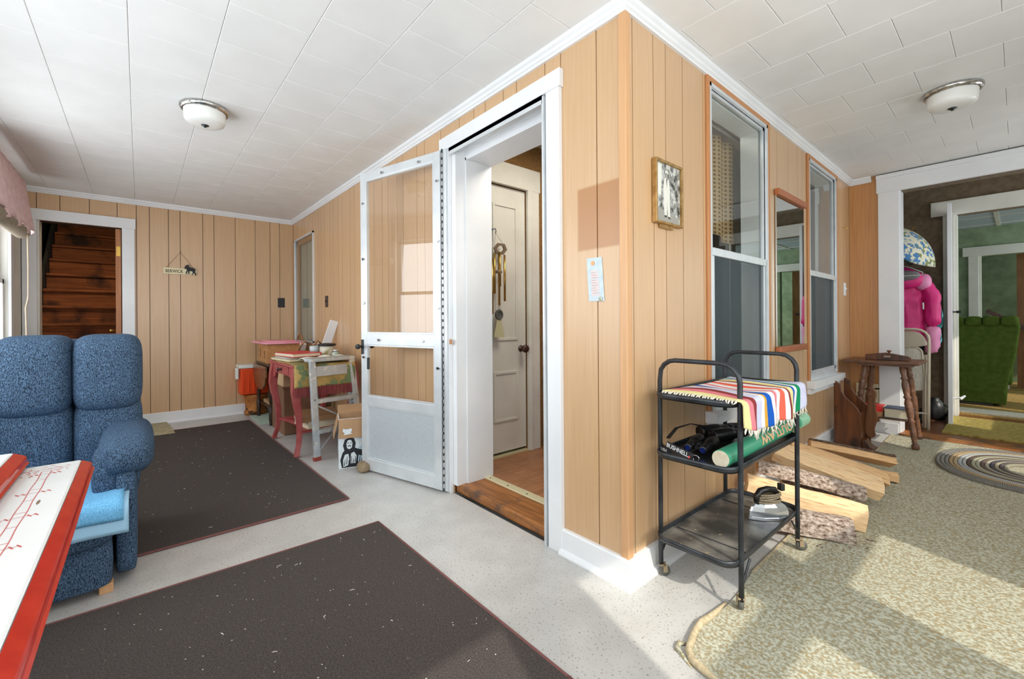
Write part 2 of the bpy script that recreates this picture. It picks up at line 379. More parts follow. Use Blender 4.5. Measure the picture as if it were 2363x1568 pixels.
# wall B (right of the corner, with the two windows): plane x=0
WIN1 = (.70, 1.412, .60, 2.155); WIN2 = (2.235, 2.915, .60, 2.155)
wall_right = wall('wall_right', 'y', -.13, -.010, .13, YF + .3, 0, 2.6, [WIN1, WIN2], 'groove')
cutsB = [.0105, .05, .199, .294, .438, .632, .822, .918, 1.116, 1.214, 1.368, 1.466, 1.61, 1.815, 1.999, 2.099, 2.378, 2.567, 2.672, 2.952, 3.05, 3.2, 3.295, 3.39]
planks(wall_right, 'y', -.010, 0, cutsB, 0, ZC, [WIN1, WIN2], 'panelling')
# back wall with the stair door: plane x=XB
DOOR_B = (-2.105, -1.541, -.2, 1.953)
wall_back = wall('wall_back', 'y', XB - .12, XB - .010, YW - .1, .0, 0, 2.6, [DOOR_B], 'groove')
planks(wall_back, 'y', XB - .010, XB, [-2.2, -2.107, -1.961, -1.768, -1.574, -1.433, -1.334, -1.183, -1.087, -.894, -.794, -.597, -.402, -.251, -.15, 0], 0, ZC, [DOOR_B], 'panelling')
# far wall with the wide opening: plane y=YF
OPEN_F = (.345, 1.62, -.2, 2.085)
wall_far = wall('wall_far', 'x', YF + .008, YF + .12, -.13, XW + .1, 0, 2.6, [OPEN_F], 'brown_wallpaper')
MB().box(.001, .203, YF, YF + .008, .02, ZC).build('panel_board', 'far_panel', wall_far)
# window walls behind and beside the camera
FW = [(a, b, .75, 1.98) for a, b in FRONT_WINDOWS]
wall_front = wall('wall_front', 'x', YW - .09, YW, XB - .12, XW + .1, 0, 2.6, FW, 'aged_white')
LOW, MID0, MID1, TOP = .80, 1.215, 1.31, 1.80
wall_side = wall('wall_side', 'y', XW, XW + .05, YW - .1, 5.0, 0, 2.6, [(a, b, c, d) for a, b in SIDE_WINDOWS for c, d in ((LOW, MID0), (MID1, TOP))] + [(3.65, 4.45, 1.0, 2.0)], 'aged_white')  # the mudroom opening is added to seat its fill lamp
# front windows: casing and sash (only the one at the left edge of the picture shows)
for i, (a, b) in enumerate(FRONT_WINDOWS):
    r = struct('window_%d' % (i + 4), (a, YW, .75))
    c = MB().box(a - .09, a, YW, YW + .02, .70, 2.07).box(b, b + .09, YW, YW + .02, .70, 2.07).box(a - .09, b + .09, YW, YW + .02, 1.98, 2.07).box(a - .1, b + .1, YW, YW + .06, .71, .75)
    c.build('window_casing', 'white_paint', r, bevel=.003)
    s_ = MB()
    for z0, z1, y in ((.75, 1.375, -.045), (1.345, 1.98, -.07)):
        s_.box(a, a + .04, YW + y, YW + y + .025, z0, z1).box(b - .04, b, YW + y, YW + y + .025, z0, z1).box(a, b, YW + y, YW + y + .025, z0, z0 + .035).box(a, b, YW + y, YW + y + .025, z1 - .035, z1)
    s_.build('window_sash', 'white_paint', r)
S(MB().box(XB - .4, XW + .1, YW - .75, YW - .09, 2.3, 2.36), 'sun_block_eave', 'aged_white')   # unseen eave added to keep sun out of the front windows
S(MB().box(XB - .12, 2.0, -2.95, 4.8, 2.6, 2.68).box(-1.7, 3.3, 4.8, 9.1, 2.6, 2.68), 'sun_block_roof', 'aged_white')   # unseen slab added to stop sun entering above the ceilings
# mouldings at the ceiling
def moulding(name, prof_pts, path, mat):
    """profile (d outward, z) swept along 2-D path with mitred corners; outward is to the right of travel"""
    path = [Vector((x, y, 0)) for x, y in path]; mb = MB(); rows = []
    for i, p in enumerate(path):
        d0 = (p - path[i - 1]).normalized() if i > 0 else None; d1 = (path[i + 1] - p).normalized() if i < len(path) - 1 else None
        n0 = Vector((d0.y, -d0.x, 0)) if d0 else None; n1 = Vector((d1.y, -d1.x, 0)) if d1 else None
        if n0 is None: m = n1
        elif n1 is None: m = n0
        else:
            m = (n0 + n1); m = m / m.dot(n0)
        rows.append([p + m * d + Vector((0, 0, z)) for d, z in prof_pts])
    n = len(prof_pts); vs = [q for r in rows for q in r]; fs = []
    for i in range(len(rows) - 1):
        for j in range(n): fs.append((i * n + j, (i + 1) * n + j, (i + 1) * n + (j + 1) % n, i * n + (j + 1) % n))
    fs.append(tuple(range(n))); fs.append(tuple(range((len(rows) - 1) * n, len(rows) * n))[::-1])
    mb.add(vs, fs); return S(mb, name, mat)
CROWN = [(0, 2.198), (.012, 2.198), (.014, 2.206), (.022, 2.212), (.024, 2.222), (.034, 2.230), (.036, ZC), (0, ZC)]
moulding('trim_1', CROWN, [(XB, YW), (XB, -0.0)][::-1] if False else [(0.16, YF - .0), (0, YF), (0, 0), (XB, 0), (XB, YW)][::-1], 'white_paint')
moulding('trim_2', CROWN, [(XB, YW), (XW, YW), (XW, YF)][::-1], 'white_paint')
# baseboards with shoe moulding
BASE = lambda h: [(0, 0), (.034, 0), (.034, .006), (.028, .017), (.018, .024), (.018, h - .006), (.014, h), (0, h)]
moulding('baseboard_left', BASE(.108), [(.0, .0), (-.335, .0)][::-1], 'white_paint')
moulding('baseboard_back', BASE(.112), [(XB, -1.445), (XB, 0), (-1.33, 0)], 'white_paint')
bm = moulding('baseboard_right', BASE(.108), [(0, YF), (0, 0)][::-1], 'white_paint')
for q in bm.data.vertices: q.co.z += FS(q.co.y)
# make the outside corner mitre whole: a small corner block in the shoe line
S(MB().prism([(0, 0), (.034, 0), (.034, -.034), (0, -.034)], (0, 0, 0), (1, 0, 0), (0, 1, 0), (0, 0, .006)).prism([(0, 0), (.018, 0), (.018, -.018), (0, -.018)], (0, 0, 0), (1, 0, 0), (0, 1, 0), (0, 0, .106)), 'trim_3', 'white_paint')
# wooden corner post
S(MB().prism([(-.024, 0), (-.024, -.010), (.010, -.010), (.010, .024), (0, .024), (0, 0)], (0, 0, .105), (1, 0, 0), (0, 1, 0), (0, 0, 2.1)), 'trim_4', 'corner_wood', bevel=.003)
# door casing on wall A
cas = struct('door_1', (-.81, 0, 0))
MB().box(-.405, -.325, -.022, 0, 0, 2.045).build('door_casing', 'white_paint', cas, bevel=.002)
MB().box(-1.30, -1.215, -.022, 0, 0, 2.045).build('door_casing', 'white_paint', cas, bevel=.002)
MB().box(-1.315, -.316, -.026, 0, 2.045, 2.123).build('door_head_casing', 'white_paint', cas, bevel=.002)
MB().box(-1.215, -1.175, 0, .26, .05, 2.03).box(-1.185, -1.165, .07, .26, .05, 2.0).build('door_jamb', 'white_paint', cas)
MB().box(-.425, -.405, 0, .26, .05, 2.03).box(-.44, -.425, .07, .26, .05, 2.0).build('door_jamb', 'white_paint', cas)
MB().box(-1.215, -.405, 0, .26, 2.03, 2.045).box(-1.185, -.425, .07, .26, 1.985, 2.03).build('door_jamb', 'white_paint', cas)
zb = MB(); zb.box(-.424, -.414, -.03, .035, .0, 2.035).box(-.445, -.42, .02, .035, .0, 2.035); zb.build('frame_channel', 'aluminium', cas, bevel=.001)
zb = MB().box(-1.2, -.42, -.03, .03, 2.02, 2.04).box(-1.2, -.42, -.03, -.024, 2.0, 2.04); zb.build('frame_channel', 'aluminium', cas)
MB().box(-1.215, -.405, .015, .21, .0, .052).build('door_sill', 'sill_oak', cas, bevel=.012, seg=3)
st = MB().box(-1.175, -.425, .19, .245, .052, .060).build('threshold_strip', 'brass_strip', cas, bevel=.003)
for i in range(5): MB().cyl((-1.13 + i * .165, .21, .0595), (-1.13 + i * .165, .21, .0615), .005, n=8).build('screw', 'dark_metal', cas)
# orange wooden trim and aluminium storm windows of wall B
def storm_window(name, y0, y1, z0, z1):
    r = struct(name, (0, (y0 + y1) / 2, z0))
    MB().box(0, .014, y0 - .045, y0 - .018, z0 - .03, z1 + .045).build('window_stop', 'orange_trim', r, bevel=.004)
    MB().box(0, .014, y1 + .018, y1 + .045, z0 - .03, z1 + .045).build('window_stop', 'orange_trim', r, bevel=.004)
    MB().box(0, .014, y0 - .018, y1 + .018, z1 + .018, z1 + .045).build('window_stop', 'orange_trim', r, bevel=.004)
    f = MB()
    for o_, t, d in ((.018, .018, .012), (0, .016, -.004)):
        f.box(d - .016, d, y0 - o_, y0 - o_ + t, z0 - .01, z1 + o_).box(d - .016, d, y1 + o_ - t, y1 + o_, z0 - .01, z1 + o_).box(d - .016, d, y0 - o_, y1 + o_, z1 + o_ - t, z1 + o_)
    f.box(-.02, .008, y0, y1, z0 - .02, z0 + .02); f.build('storm_frame', 'aluminium', r)
    MB().box(-.012, .010, y0 + .014, y1 - .014, 1.334, 1.374).build('meeting_rail', 'aluminium', r, bevel=.003)
    MB().box(-.008, .004, y0 + .016, y0 + .036, z0 + .02, 1.334).box(-.008, .004, y1 - .036, y1 - .016, z0 + .02, 1.334).box(-.008, .004, y0 + .016, y1 - .016, z0 + .02, z0 + .045).build('screen_frame', 'aluminium', r)
    MB().box(-.0125, -.0095, y0 + .015, y1 - .015, 1.37, z1 - .014).build('glass_pane', 'window_glass', r)
    MB().box(-.0305, -.0275, y0 + .015, y1 - .015, z0 + .02, 1.34).build('glass_pane', 'window_glass', r)
    MB().box(-.0022, -.0008, y0 + .034, y1 - .034, z0 + .04, 1.334).build('insect_screen', 'insect_screen', r)
    MB().box(-.13, -.03, y0, y0 + .02, z0, z1).box(-.13, -.03, y1 - .02, y1, z0, z1).box(-.13, -.03, y0, y1, z1 - .02, z1).build('window_jamb', 'white_paint', r)
    MB().box(-.12, .055, y0 - .06, y1 + .06, z0 - .075, z0 - .02).build('window_sill', 'white_paint', r, bevel=.004)
    MB().box(0, .02, y0 - .05, y1 + .05, z0 - .115, z0 - .075).build('window_apron', 'white_paint', r)
    return r
storm_window('window_1', *WIN1); storm_window('window_2', *WIN2)
# window of wall A beside the back corner
r = struct('window_3', (-4.28, 0, .8)); a, b, c, d = WIN_A
MB().box(a, a + .02, -.012, .006, c, d).box(b - .02, b, -.012, .006, c, d).box(a, b, -.012, .006, d - .02, d).box(a, b, -.012, .006, c, c + .02).build('storm_frame', 'aluminium', r)
MB().box(a + .02, a + .09, .012, .03, c, d).box(b - .05, b - .02, .012, .03, c, d).box(a + .02, b - .02, .012, .03, d - .07, d - .02).build('window_sash', 'orange_trim', r)
MB().box(a + .02, b - .02, .002, .004, c + .02, d - .02).build('glass_pane', 'window_glass', r)
M('window_shade', rgb(178, 174, 160), .8)
MB().box(a, b, .05, .06, c, d).build('window_shade', 'window_shade', r)
MB().box(a + .13, a + .27, .046, .05, 1.22, 1.38).build('shade_patch', M('shade_patch', rgb(168, 176, 168), .8), r)
# casing of the stair door in the back wall
r = struct('door_2', (XB, -1.84, 0))
MB().box(XB, XB + .02, -2.195, -2.105, 0, 1.953).build('door_casing', 'white_paint', r, bevel=.002)
MB().box(XB, XB + .02, -1.541, -1.447, 0, 1.953).build('door_casing', 'white_paint', r, bevel=.002)
MB().box(XB, XB + .024, -2.195, -1.44, 1.953, 2.052).build('door_head_casing', 'white_paint', r, bevel=.002)
MB().box(XB - .12, XB, -2.105, -2.09, 0, 1.953).build('door_jamb', 'aged_white', r)
sdoor = MB().box(XB - .68, XB - .015, -1.588, -1.548, .02, 1.945).build('door_leaf', 'stair_door', r)
MB().box(XB - .02, XB - .010, -1.582, -1.552, 1.68, 1.775).build('hinge', 'brass', r)
kn = MB(); kn.lathe((XB - .62, -1.588, .945), (0, -1, 0), [(.026, 0), (.026, .004), (.009, .006), (.009, .022), (.014, .028), (.016, .05), (.019, .066), (.015, .075), (0, .078)], 14); kn.build('door_knob', 'brass', sdoor, smooth=True)
# stairs behind it
stairs = thing('staircase', 'dark brown wooden staircase climbing behind the open doorway in the back wall', 'staircase', (XB - .2, -1.9, 0))
for k in range(13):
    x = -4.88 - .235 * k; z = .23 + .2 * k
    MB().box(x - .262, x + .034, -2.25, -1.62, z - .03, z).build('tread', 'stair_wood', stairs, bevel=.006)
    MB().box(x - .02, x, -2.25, -1.62, z - .2, z - .03).build('riser', 'stair_wood', stairs)
MB().prism([(-4.86, 0), (-4.86, .32), (-7.9, 2.9), (-7.9, 2.5)], (0, -2.285, 0), (1, 0, 0), (0, 0, 1), (0, .03, 0)).build('stringer', 'stairwell', stairs)
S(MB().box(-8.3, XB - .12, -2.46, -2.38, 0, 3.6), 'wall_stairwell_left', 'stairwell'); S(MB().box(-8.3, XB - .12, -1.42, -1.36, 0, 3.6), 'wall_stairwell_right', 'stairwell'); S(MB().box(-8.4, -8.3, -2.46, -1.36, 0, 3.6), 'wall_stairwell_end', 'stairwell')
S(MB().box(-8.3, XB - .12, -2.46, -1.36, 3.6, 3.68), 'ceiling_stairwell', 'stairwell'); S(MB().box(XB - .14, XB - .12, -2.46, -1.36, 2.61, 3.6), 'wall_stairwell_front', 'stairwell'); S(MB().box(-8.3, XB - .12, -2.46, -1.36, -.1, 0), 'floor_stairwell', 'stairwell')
# far opening casing, mudroom, living room beyond
r = struct('door_3', (.3, YF, 0))
MB().box(.203, .340, YF - .022, YF + .002, .052, 2.12).build('door_casing', 'white_paint', r, bevel=.003)
MB().box(1.62, 1.75, YF - .022, YF + .002, .052, 2.12).build('door_casing', 'white_paint', r, bevel=.003)
MB().box(.193, XW, YF - .03, YF + .002, 2.085, 2.215).build('door_head_casing', 'white_paint', r, bevel=.004)
MB().box(.193, XW, YF - .045, YF + .002, 2.2, 2.235).build('door_head_cap', 'white_paint', r, bevel=.004)
MB().box(.325, .347, YF, YF + .13, .05, 2.085).build('door_jamb', 'white_paint', r)
MB().box(.1, .325, YF - .03, YF - .015, .045, .14).build('plinth', 'white_paint', r)
MB().box(.33, 1.7, YF - .06, YF + .14, .03, .072).build('door_sill', 'sill_oak', r, bevel=.01)
ZM = .066
S(MB().box(-.13, XW + .1, YF + .1, 4.75, -.05, ZM), 'floor_mudroom', wood('mud_floor', rgb(96, 58, 36), rgb(128, 80, 50), (2, 20, 20), 3, .35, 'World', .03))
wall('wall_mudroom', 'x', 4.64, 4.75, -.13, XW + .1, 0, 2.6, [(.575, 1.5, -.2, 2.03)], 'brown_wallpaper')
S(MB().box(-.13, -.02, YF + .1, 4.7, 0, 2.6), 'wall_mudroom_side', 'brown_wallpaper')
S(MB().box(-.13, XW + .1, YF, 4.75, 2.5, 2.58), 'ceiling_mudroom', 'aged_white')
r = struct('door_4', (.5, 4.64, 0))
MB().box(.497, .580, 4.615, 4.64, ZM, 2.03).build('door_casing', 'aged_white', r, bevel=.003)
MB().box(1.5, 1.58, 4.615, 4.64, ZM, 2.03).build('door_casing', 'aged_white', r, bevel=.003)
MB().box(.412, 1.66, 4.61, 4.64, 2.03, 2.172).build('door_head_casing', 'aged_white', r, bevel=.003)
MB().box(.575, .595, 4.63, 4.76, ZM, 2.03).build('door_jamb', 'aged_white', r)
S(MB().box(-1.6, 3.1, 4.75, 9, -.05, ZM + .01), 'floor_living_room', M('gold_carpet', rgb(128, 100, 44), .95, c2=rgb(164, 132, 70), scale=40, space='World', bump=.4))
wall('wall_living_room', 'x', 6.6, 6.7, -1.6, 3.1, 0, 2.6, [(.66, 1.6, -.2, 1.8)], 'green_wallpaper')
S(MB().box(-1.7, -1.6, 4.75, 9, 0, 2.6), 'wall_living_room_west', 'green_wallpaper'); wall('wall_living_room_east', 'y', 3.1, 3.2, 4.75, 9, 0, 2.6, [(5.3, 6.5, 1.0, 2.15), (7.3, 8.1, 1.1, 2.1)], 'green_wallpaper')  # both east openings are made up to hold the fill lamps
S(MB().box(-1.6, 3.1, 8.3, 8.4, 0, 2.6), 'wall_stair_hall', 'green_wallpaper')
cl = S(MB().box(-1.6, 3.1, 4.75, 9, 2.16, 2.24), 'ceiling_living_room', M('blue_ceiling', rgb(176, 190, 200), .8))
for x in (.2, .81, 1.42): MB().box(x, x + .035, 4.76, 6.6, 2.152, 2.161).build('ceiling_batten', 'aged_white', cl)
for y in (5.2, 5.8, 6.4): MB().box(-.8, 2.4, y, y + .02, 2.153, 2.1605).build('ceiling_batten', 'aged_white', cl)
r = struct('door_5', (.62, 6.6, 0))
MB().box(.57, .66, 6.575, 6.6, ZM, 1.8).build('door_casing', 'aged_white', r, bevel=.003)
MB().box(.52, 1.75, 6.57, 6.6, 1.8, 1.915).build('door_head_casing', 'aged_white', r, bevel=.003)
MB().box(.655, .68, 6.59, 6.7, ZM, 1.8).build('door_jamb', 'aged_white', r)
r = struct('door_6', (1.2, 7.6, 0))
MB().box(.97, 1.7, 7.55, 7.59, ZM, 2.0).build('door_leaf', wood('birch_door', rgb(150, 98, 56), rgb(178, 124, 78), (3, 3, 1), 4, .5, 'World', .04), r)
# entry room behind wall A / wall B
ZE = .055
S(MB().box(-1.42, -.12, .2, 3.5, -.05, ZE - .012), 'floor_entry', 'groove')
fe = bpy.data.objects['floor_entry']
y = .245; i = 0
while y < 3.4:
    x = -1.42 - (i * .37 % .9)
    while x < -.12:
        a, b = max(x, -1.42), min(x + .9, -.12)
        if b - a > .01: MB().box(a + .0008, b - .0008, y + .0008, y + .1292, ZE - .012, ZE).build('floor_plank', 'laminate', fe)
        x += .9
    y += .13; i += 1
we = wall('wall_entry', 'y', -1.52, -1.415, .13, 3.5, 0, 2.6, [(.06, .782, -.2, 1.99)], 'tan_wallpaper')
S(MB().box(-1.5, 0, 3.4, 3.5, 0, 2.6), 'wall_entry_end', 'dark_wall')
S(MB().box(-1.5, -.12, .13, 3.5, 2.35, 2.45), 'ceiling_entry', 'aged_white')
S(MB().box(-2.4, -1.52, .13, 3.5, -.1, 2.6), 'wall_entry_closet', 'dark_wall')
r = struct('door_7', (-1.41, .43, 0))
leaf = MB().box(-1.45, -1.425, .075, .778, .085, 1.985); leaf.build('door_leaf', 'aged_white', r); leaf_o = [o for o in r.children if o.name.startswith('door_leaf')][0]
def panel_frame(y0, y1, z0, z1):
    X = -1.425
    return MB().box(X - .004, X, y0, y1, z0, z1), MB().box(X, X + .007, y0, y0 + .02, z0, z1).box(X, X + .007, y1 - .02, y1, z0, z1).box(X, X + .007, y0 + .02, y1 - .02, z0, z0 + .02).box(X, X + .007, y0 + .02, y1 - .02, z1 - .02, z1)
for y0, y1, z0, z1 in ((.14, .40, .88, 1.86), (.47, .70, .88, 1.86), (.14, .40, .30, .66), (.47, .70, .30, .66)):
    panel_frame(y0, y1, z0, z1)[1].build('door_panel', 'aged_white', leaf_o, bevel=.003)
kn = MB(); kn.lathe((-1.425, .728, .817), (1, 0, 0), [(.024, 0), (.024, .004), (.01, .006), (.01, .03), (.026, .04), (.03, .055), (.024, .068), (0, .072)], 16); kn.build('door_knob', M('knob_brown', rgb(66, 40, 32), .3), leaf_o, smooth=True)
MB().box(-1.415, -1.39, .782, .895, ZE, 2.0).build('door_casing', 'aged_white', r, bevel=.003)
MB().box(-1.41, -1.385, .795, .82, ZE, 2.0).build('door_stop', 'aged_white', r, bevel=.003)
MB().box(-1.415, -1.388, .0 + .14, .908, 1.99, 2.15).build('door_head_casing', 'aged_white', r, bevel=.003)
MB().box(-1.47, -1.40, .1, .78, ZE, ZE + .012).build('threshold_strip', 'brass_strip', r)
# brick chimney past the door
ch = S(MB().box(-1.43, -1.012, .952, 1.6, 0, 2.5), 'wall_chimney', 'mortar')
z = .07; i = 0
while z < 1.72:
    off = 0 if i % 2 else .1
    for y in (.948, 1.163, 1.378):
        ya, yb = (y - off if y > .95 else y), y - off + .205
        if yb - ya > .04: MB().box(-1.02, -1.006, ya, min(yb, 1.6), z, z + .062).build('brick', 'brick_dark' if random.random() < .14 else 'brick', ch, bevel=.003)
    for x in (-1.43, -1.21):
        xa, xb = x + (.1 if i % 2 else 0), min(x + .205 + (.1 if i % 2 else 0), -1.008)
        MB().box(xa, xb, .944, .953, z, z + .062).build('brick', 'brick_dark' if random.random() < .14 else 'brick', ch)
    z += .073; i += 1
# ---------------------------------------------------------------- storm door
HX, HYY = -1.262, -.025
DU = Vector((-.9613, -.2744, 0)); DN = Vector((.2744, -.9613, 0)); DZ = Vector((0, 0, 1))
def dpt(u, n, z): return Vector((HX, HYY, 0)) + DU * u + DN * n + DZ * z
def dbox(mb, u0, u1, n0, n1, z0, z1): return mb.obox(dpt(u0, n0, z0), DU * (u1 - u0), DN * (n1 - n0), DZ * (z1 - z0))
sdr = thing('storm_door', 'open aluminium storm door with two glass panes and a grey kick panel', 'door', (HX, HYY, 0))
dbox(MB(), 0.006, .058, 0, .028, .012, 2.04).build('stile', 'aluminium', sdr, bevel=.002)
dbox(MB(), .690, .745, 0, .028, .012, 2.04).build('stile', 'aluminium', sdr, bevel=.002)
for z0, z1 in ((1.985, 2.04), (.867, .942), (.455, .515), (.012, .09)):
    dbox(MB(), .058, .690, .001, .027, z0, z1).build('rail', 'aluminium', sdr, bevel=.002)
dbox(MB(), .058, .690, .010, .018, .09, .455).build('kick_panel', 'galvanised', sdr)
m_ = MB()
for u0, u1, z0, z1 in ((.058, .070, .09, .455), (.678, .690, .09, .455), (.070, .678, .09, .10), (.070, .678, .445, .455)): dbox(m_, u0, u1, .018, .024, z0, z1)
m_.build('panel_bead', 'aluminium', sdr)
for z0, z1 in ((.942, 1.985), (.515, .867)):
    m_ = MB()
    for u0, u1, a, b in ((.058, .068, z0, z1), (.680, .690, z0, z1), (.068, .680, z0, z0 + .010), (.068, .680, z1 - .010, z1)): dbox(m_, u0, u1, .006, .0275, a, b)
    m_.build('glazing_bead', 'dark_metal' if 0 else 'aluminium', sdr)
    dbox(MB(), .064, .684, .012, .015, z0 + .004, z1 - .004).build('glass_pane', 'clear_glass', sdr)
# piano hinge and edge channel
dbox(MB(), -.035, .004, -.004, .020, .012, 2.045).build('hinge_leaf', 'aluminium', sdr)
hb = MB().cyl(dpt(-.006, .024, .012), dpt(-.006, .024, 2.045), .0045, n=8)
hb.build('hinge_pin', 'dark_metal', sdr)
for i in range(48):
    z = .03 + i * .0418; MB().cyl(dpt(-.006, .0245, z), dpt(-.006, .0245, z + .026), .0068, n=8).build('hinge_knuckle', 'chrome', sdr)
for u, z in ((.03, 1.86), (.03, 1.5), (.715, 1.83), (.715, 1.45), (.715, .78), (.715, 1.15), (.03, 1.1), (.03, .74), (.18, 2.005), (.52, 2.005), (.16, .90), (.56, .90)):
    MB().cyl(dpt(u, .028, z), dpt(u, .036, z), .009, n=10).obox(dpt(u - .016, .030, z - .004), DU * .02, DN * .006, DZ * .008).build('clip', 'chrome', sdr)
lt = MB().lathe(dpt(.728, .028, .853), DN, [(.014, 0), (.014, .01), (.008, .012), (.008, .03), (.018, .034), (.016, .05), (0, .052)], 12); dbox(lt, .718, .738, .028, .034, .80, .90)
lt.lathe(dpt(.72, -.001, .853), -DN, [(.012, 0), (.008, .012), (.008, .03), (.018, .034), (.016, .05), (0, .052)], 12)
lt.build('latch_handle', 'black_plastic', sdr)
dbox(MB(), .655, .672, .028, .04, .70, .78).build('lock_slide', 'dark_metal', sdr, bevel=.003)
# latch-plate scar on the left jamb of the doorway
MB().box(-1.2145, -1.19, -.0245, -.022, .885, .915).build('strike_plate', 'orange_trim', cas)
# second storm door, seen edge-on in the far doorway
sd2 = thing('storm_door', 'white storm door seen edge-on standing open in the far doorway', 'door', (.58, 4.06, ZM))
U2 = Vector((-.035, .55, 0)); W2 = Vector((.030, .004, 0))
MB().obox((.568, 4.055, ZM + .004), U2 * .12, W2, DZ * 1.975).build('stile', 'white_paint', sd2, bevel=.003)
MB().obox(Vector((.568, 4.055, ZM + .004)) + U2 * .88, U2 * .12, W2, DZ * 1.975).build('stile', 'white_paint', sd2)
for z in (.004, .9, 1.90): MB().obox(Vector((.568, 4.055, ZM + z)) + U2 * .12, U2 * .76, W2, DZ * .075).build('rail', 'white_paint', sd2)
MB().obox(Vector((.581, 4.057, ZM + .05)) + U2 * .12, U2 * .76, W2 * .15, DZ * 1.88).build('glass_pane', 'clear_glass', sd2)
MB().lathe((.598, 4.10, 1.075), (1, .1, 0), [(.014, 0), (.006, .006), (.006, .02), (.012, .024), (.012, .05), (0, .052)], 10).build('latch_handle', 'black_plastic', sd2)
MB().cyl((.597, 4.12, .30), (.64, 4.12, .31), .008).cyl((.64, 4.12, .30), (.67, 4.14, .33), .014, .008).build('door_closer', 'aluminium', sd2)

# ---------------------------------------------------------------- ceiling lights
M('opal_glass', rgb(240, 240, 236), .25)
M('hammered_chrome', rgb(170, 168, 164), .2, 1, c2=rgb(210, 208, 204), scale=60, bump=.5, bscale=70)
def ceiling_light(x, y, label):
    t = thing('ceiling_light', label, 'ceiling light', (x, y, ZC), 'flush ceiling lights')
    MB().lathe((x, y, ZC), (0, 0, -1), [(.112, 0), (.119, .004), (.120, .012), (.114, .022), (.104, .027), (.100, .027)], 40).build('chrome_ring', 'hammered_chrome', t, smooth=True)
    MB().lathe((x, y, ZC), (0, 0, -1), [(.098, .02), (.101, .027), (.098, .072), (.093, .084), (.080, .092), (.050, .097), (0, .098)], 40).build('glass_shade', 'opal_glass', t, smooth=True)
    MB().lathe((x, y, ZC), (0, 0, -1), [(.020, .096), (.018, .101), (.008, .104), (.006, .110), (0, .112)], 16).build('finial', 'dark_metal', t, smooth=True)
ceiling_light(-2.035, -1.125, 'white drum ceiling light with chrome ring above the blue recliner end of the porch')
ceiling_light(.752, 1.905, 'white drum ceiling light with chrome ring above the wood pile end of the porch')

# ---------------------------------------------------------------- rugs and carpet
M('brown_rug', rgb(64, 58, 56), .97, c2=rgb(96, 89, 85), scale=210, lo=.3, hi=.75, bump=.6, bscale=260, spec=.1, extra=(rgb(112, 103, 97), 90, .70))
M('rug_binding', rgb(122, 78, 74), .9)
def rug(poly, label, h=.008):
    xs = [p[0] for p in poly]; ys = [p[1] for p in poly]; c = (sum(xs) / len(xs), sum(ys) / len(ys), 0)
    t = thing('area_rug', label, 'rug', c, 'dark brown bound rugs')
    MB().prism(poly, (0, 0, .001), (1, 0, 0), (0, 1, 0), (0, 0, h)).build('rug_pile', 'brown_rug', t)
    n = len(poly)
    for i in range(n):
        a, b = Vector((*poly[i], .006)), Vector((*poly[(i + 1) % n], .006)); MB().cyl(a, b, .0058, n=8).build('binding', 'rug_binding', t, smooth=True)
rug([(-4.22, -1.95), (-1.525, -1.95), (-1.535, -.508), (-4.236, -.555)], 'brown-black flat rug running from the red table to the blue recliner')
rug([(-1.16, -2.15), (.9, -2.15), (.9, -.497), (.138, -.496), (-1.138, -.503)], 'brown-black flat rug in the foreground with a sunlit corner')
fl_ = MB(); rr = random.Random(5)
for i in range(270):
    if rr.random() < .6: x, y = rr.uniform(-1.12, .5), rr.uniform(-1.6, -.52)
    else: x, y = rr.uniform(-4.1, -1.6), rr.uniform(-1.4, -.58)
    a = rr.uniform(0, 6.28); l = rr.uniform(.0010, .0030) * (3.2 if rr.random() < .15 else 1); w_ = rr.uniform(.0007, .0018)
    u, v = Vector((math.cos(a), math.sin(a), 0)) * l, Vector((-math.sin(a), math.cos(a), 0)) * w_
    o_ = Vector((x, y, .0095)); fl_.add([o_ - u - v, o_ + u - v, o_ + u + v, o_ - u + v, o_ + DZ * .0015], [(0, 1, 4), (1, 2, 4), (2, 3, 4), (3, 0, 4)])
tag(fl_.build('lint_flecks', M('lint', rgb(226, 220, 208), .9)), 'tiny pale flecks of lint scattered over the brown rugs', 'debris', None, 'stuff')
t = tag(MB().prism([(-4.69, -1.60), (-4.08, -1.52), (-4.075, -1.17), (-4.69, -1.21)], (0, 0, .0105), (1, 0, 0), (0, 1, 0), (0, 0, .006)).build('floor_mat', M('tan_mat', rgb(158, 150, 116), .95, c2=rgb(184, 176, 146), scale=30, bump=.3), loc=(-4.38, -1.38, 0)), 'small tan floor mat lying against the white baseboard behind the recliner', 'mat')
t = tag(MB().prism([(-4.67, -.50), (-3.98, -.51), (-3.98, -.08), (-4.67, -.08)], (0, 0, .001), (1, 0, 0), (0, 1, 0), (0, 0, .006)).build('floor_mat', M('mint_mat', rgb(166, 190, 172), .95, c2=rgb(198, 214, 200), scale=30, bump=.3), loc=(-4.32, -.3, 0)), 'pale mint floor mat under the small drop-leaf table', 'mat')
# mottled carpet with a curled front edge
M('mottled_carpet', rgb(152, 143, 116), .96, c2=rgb(196, 196, 178), scale=95, lo=.38, hi=.60, detail=5, bump=.5, bscale=190, spec=.1, space='World', extra=(rgb(166, 150, 116), 80, .58))
edge = [(.300, 3.325), (.302, 2.7), (.290, 1.6), (.278, .73), (.286, .40), (.300, .262), (.304, .152), (.296, .06), (.292, -.02), (.300, -.08), (.318, -.146), (.340, -.172), (.404, -.191), (.52, -.21), (.70, -.26), (1.0, -.3), (1.88, -.32)]
cp = thing('carpet', 'mottled green and tan carpet with a curled front edge', 'carpet', (1.0, 1.5, 0))
CH = .009
m_ = MB(); ring = edge + [(1.88, 3.325)]
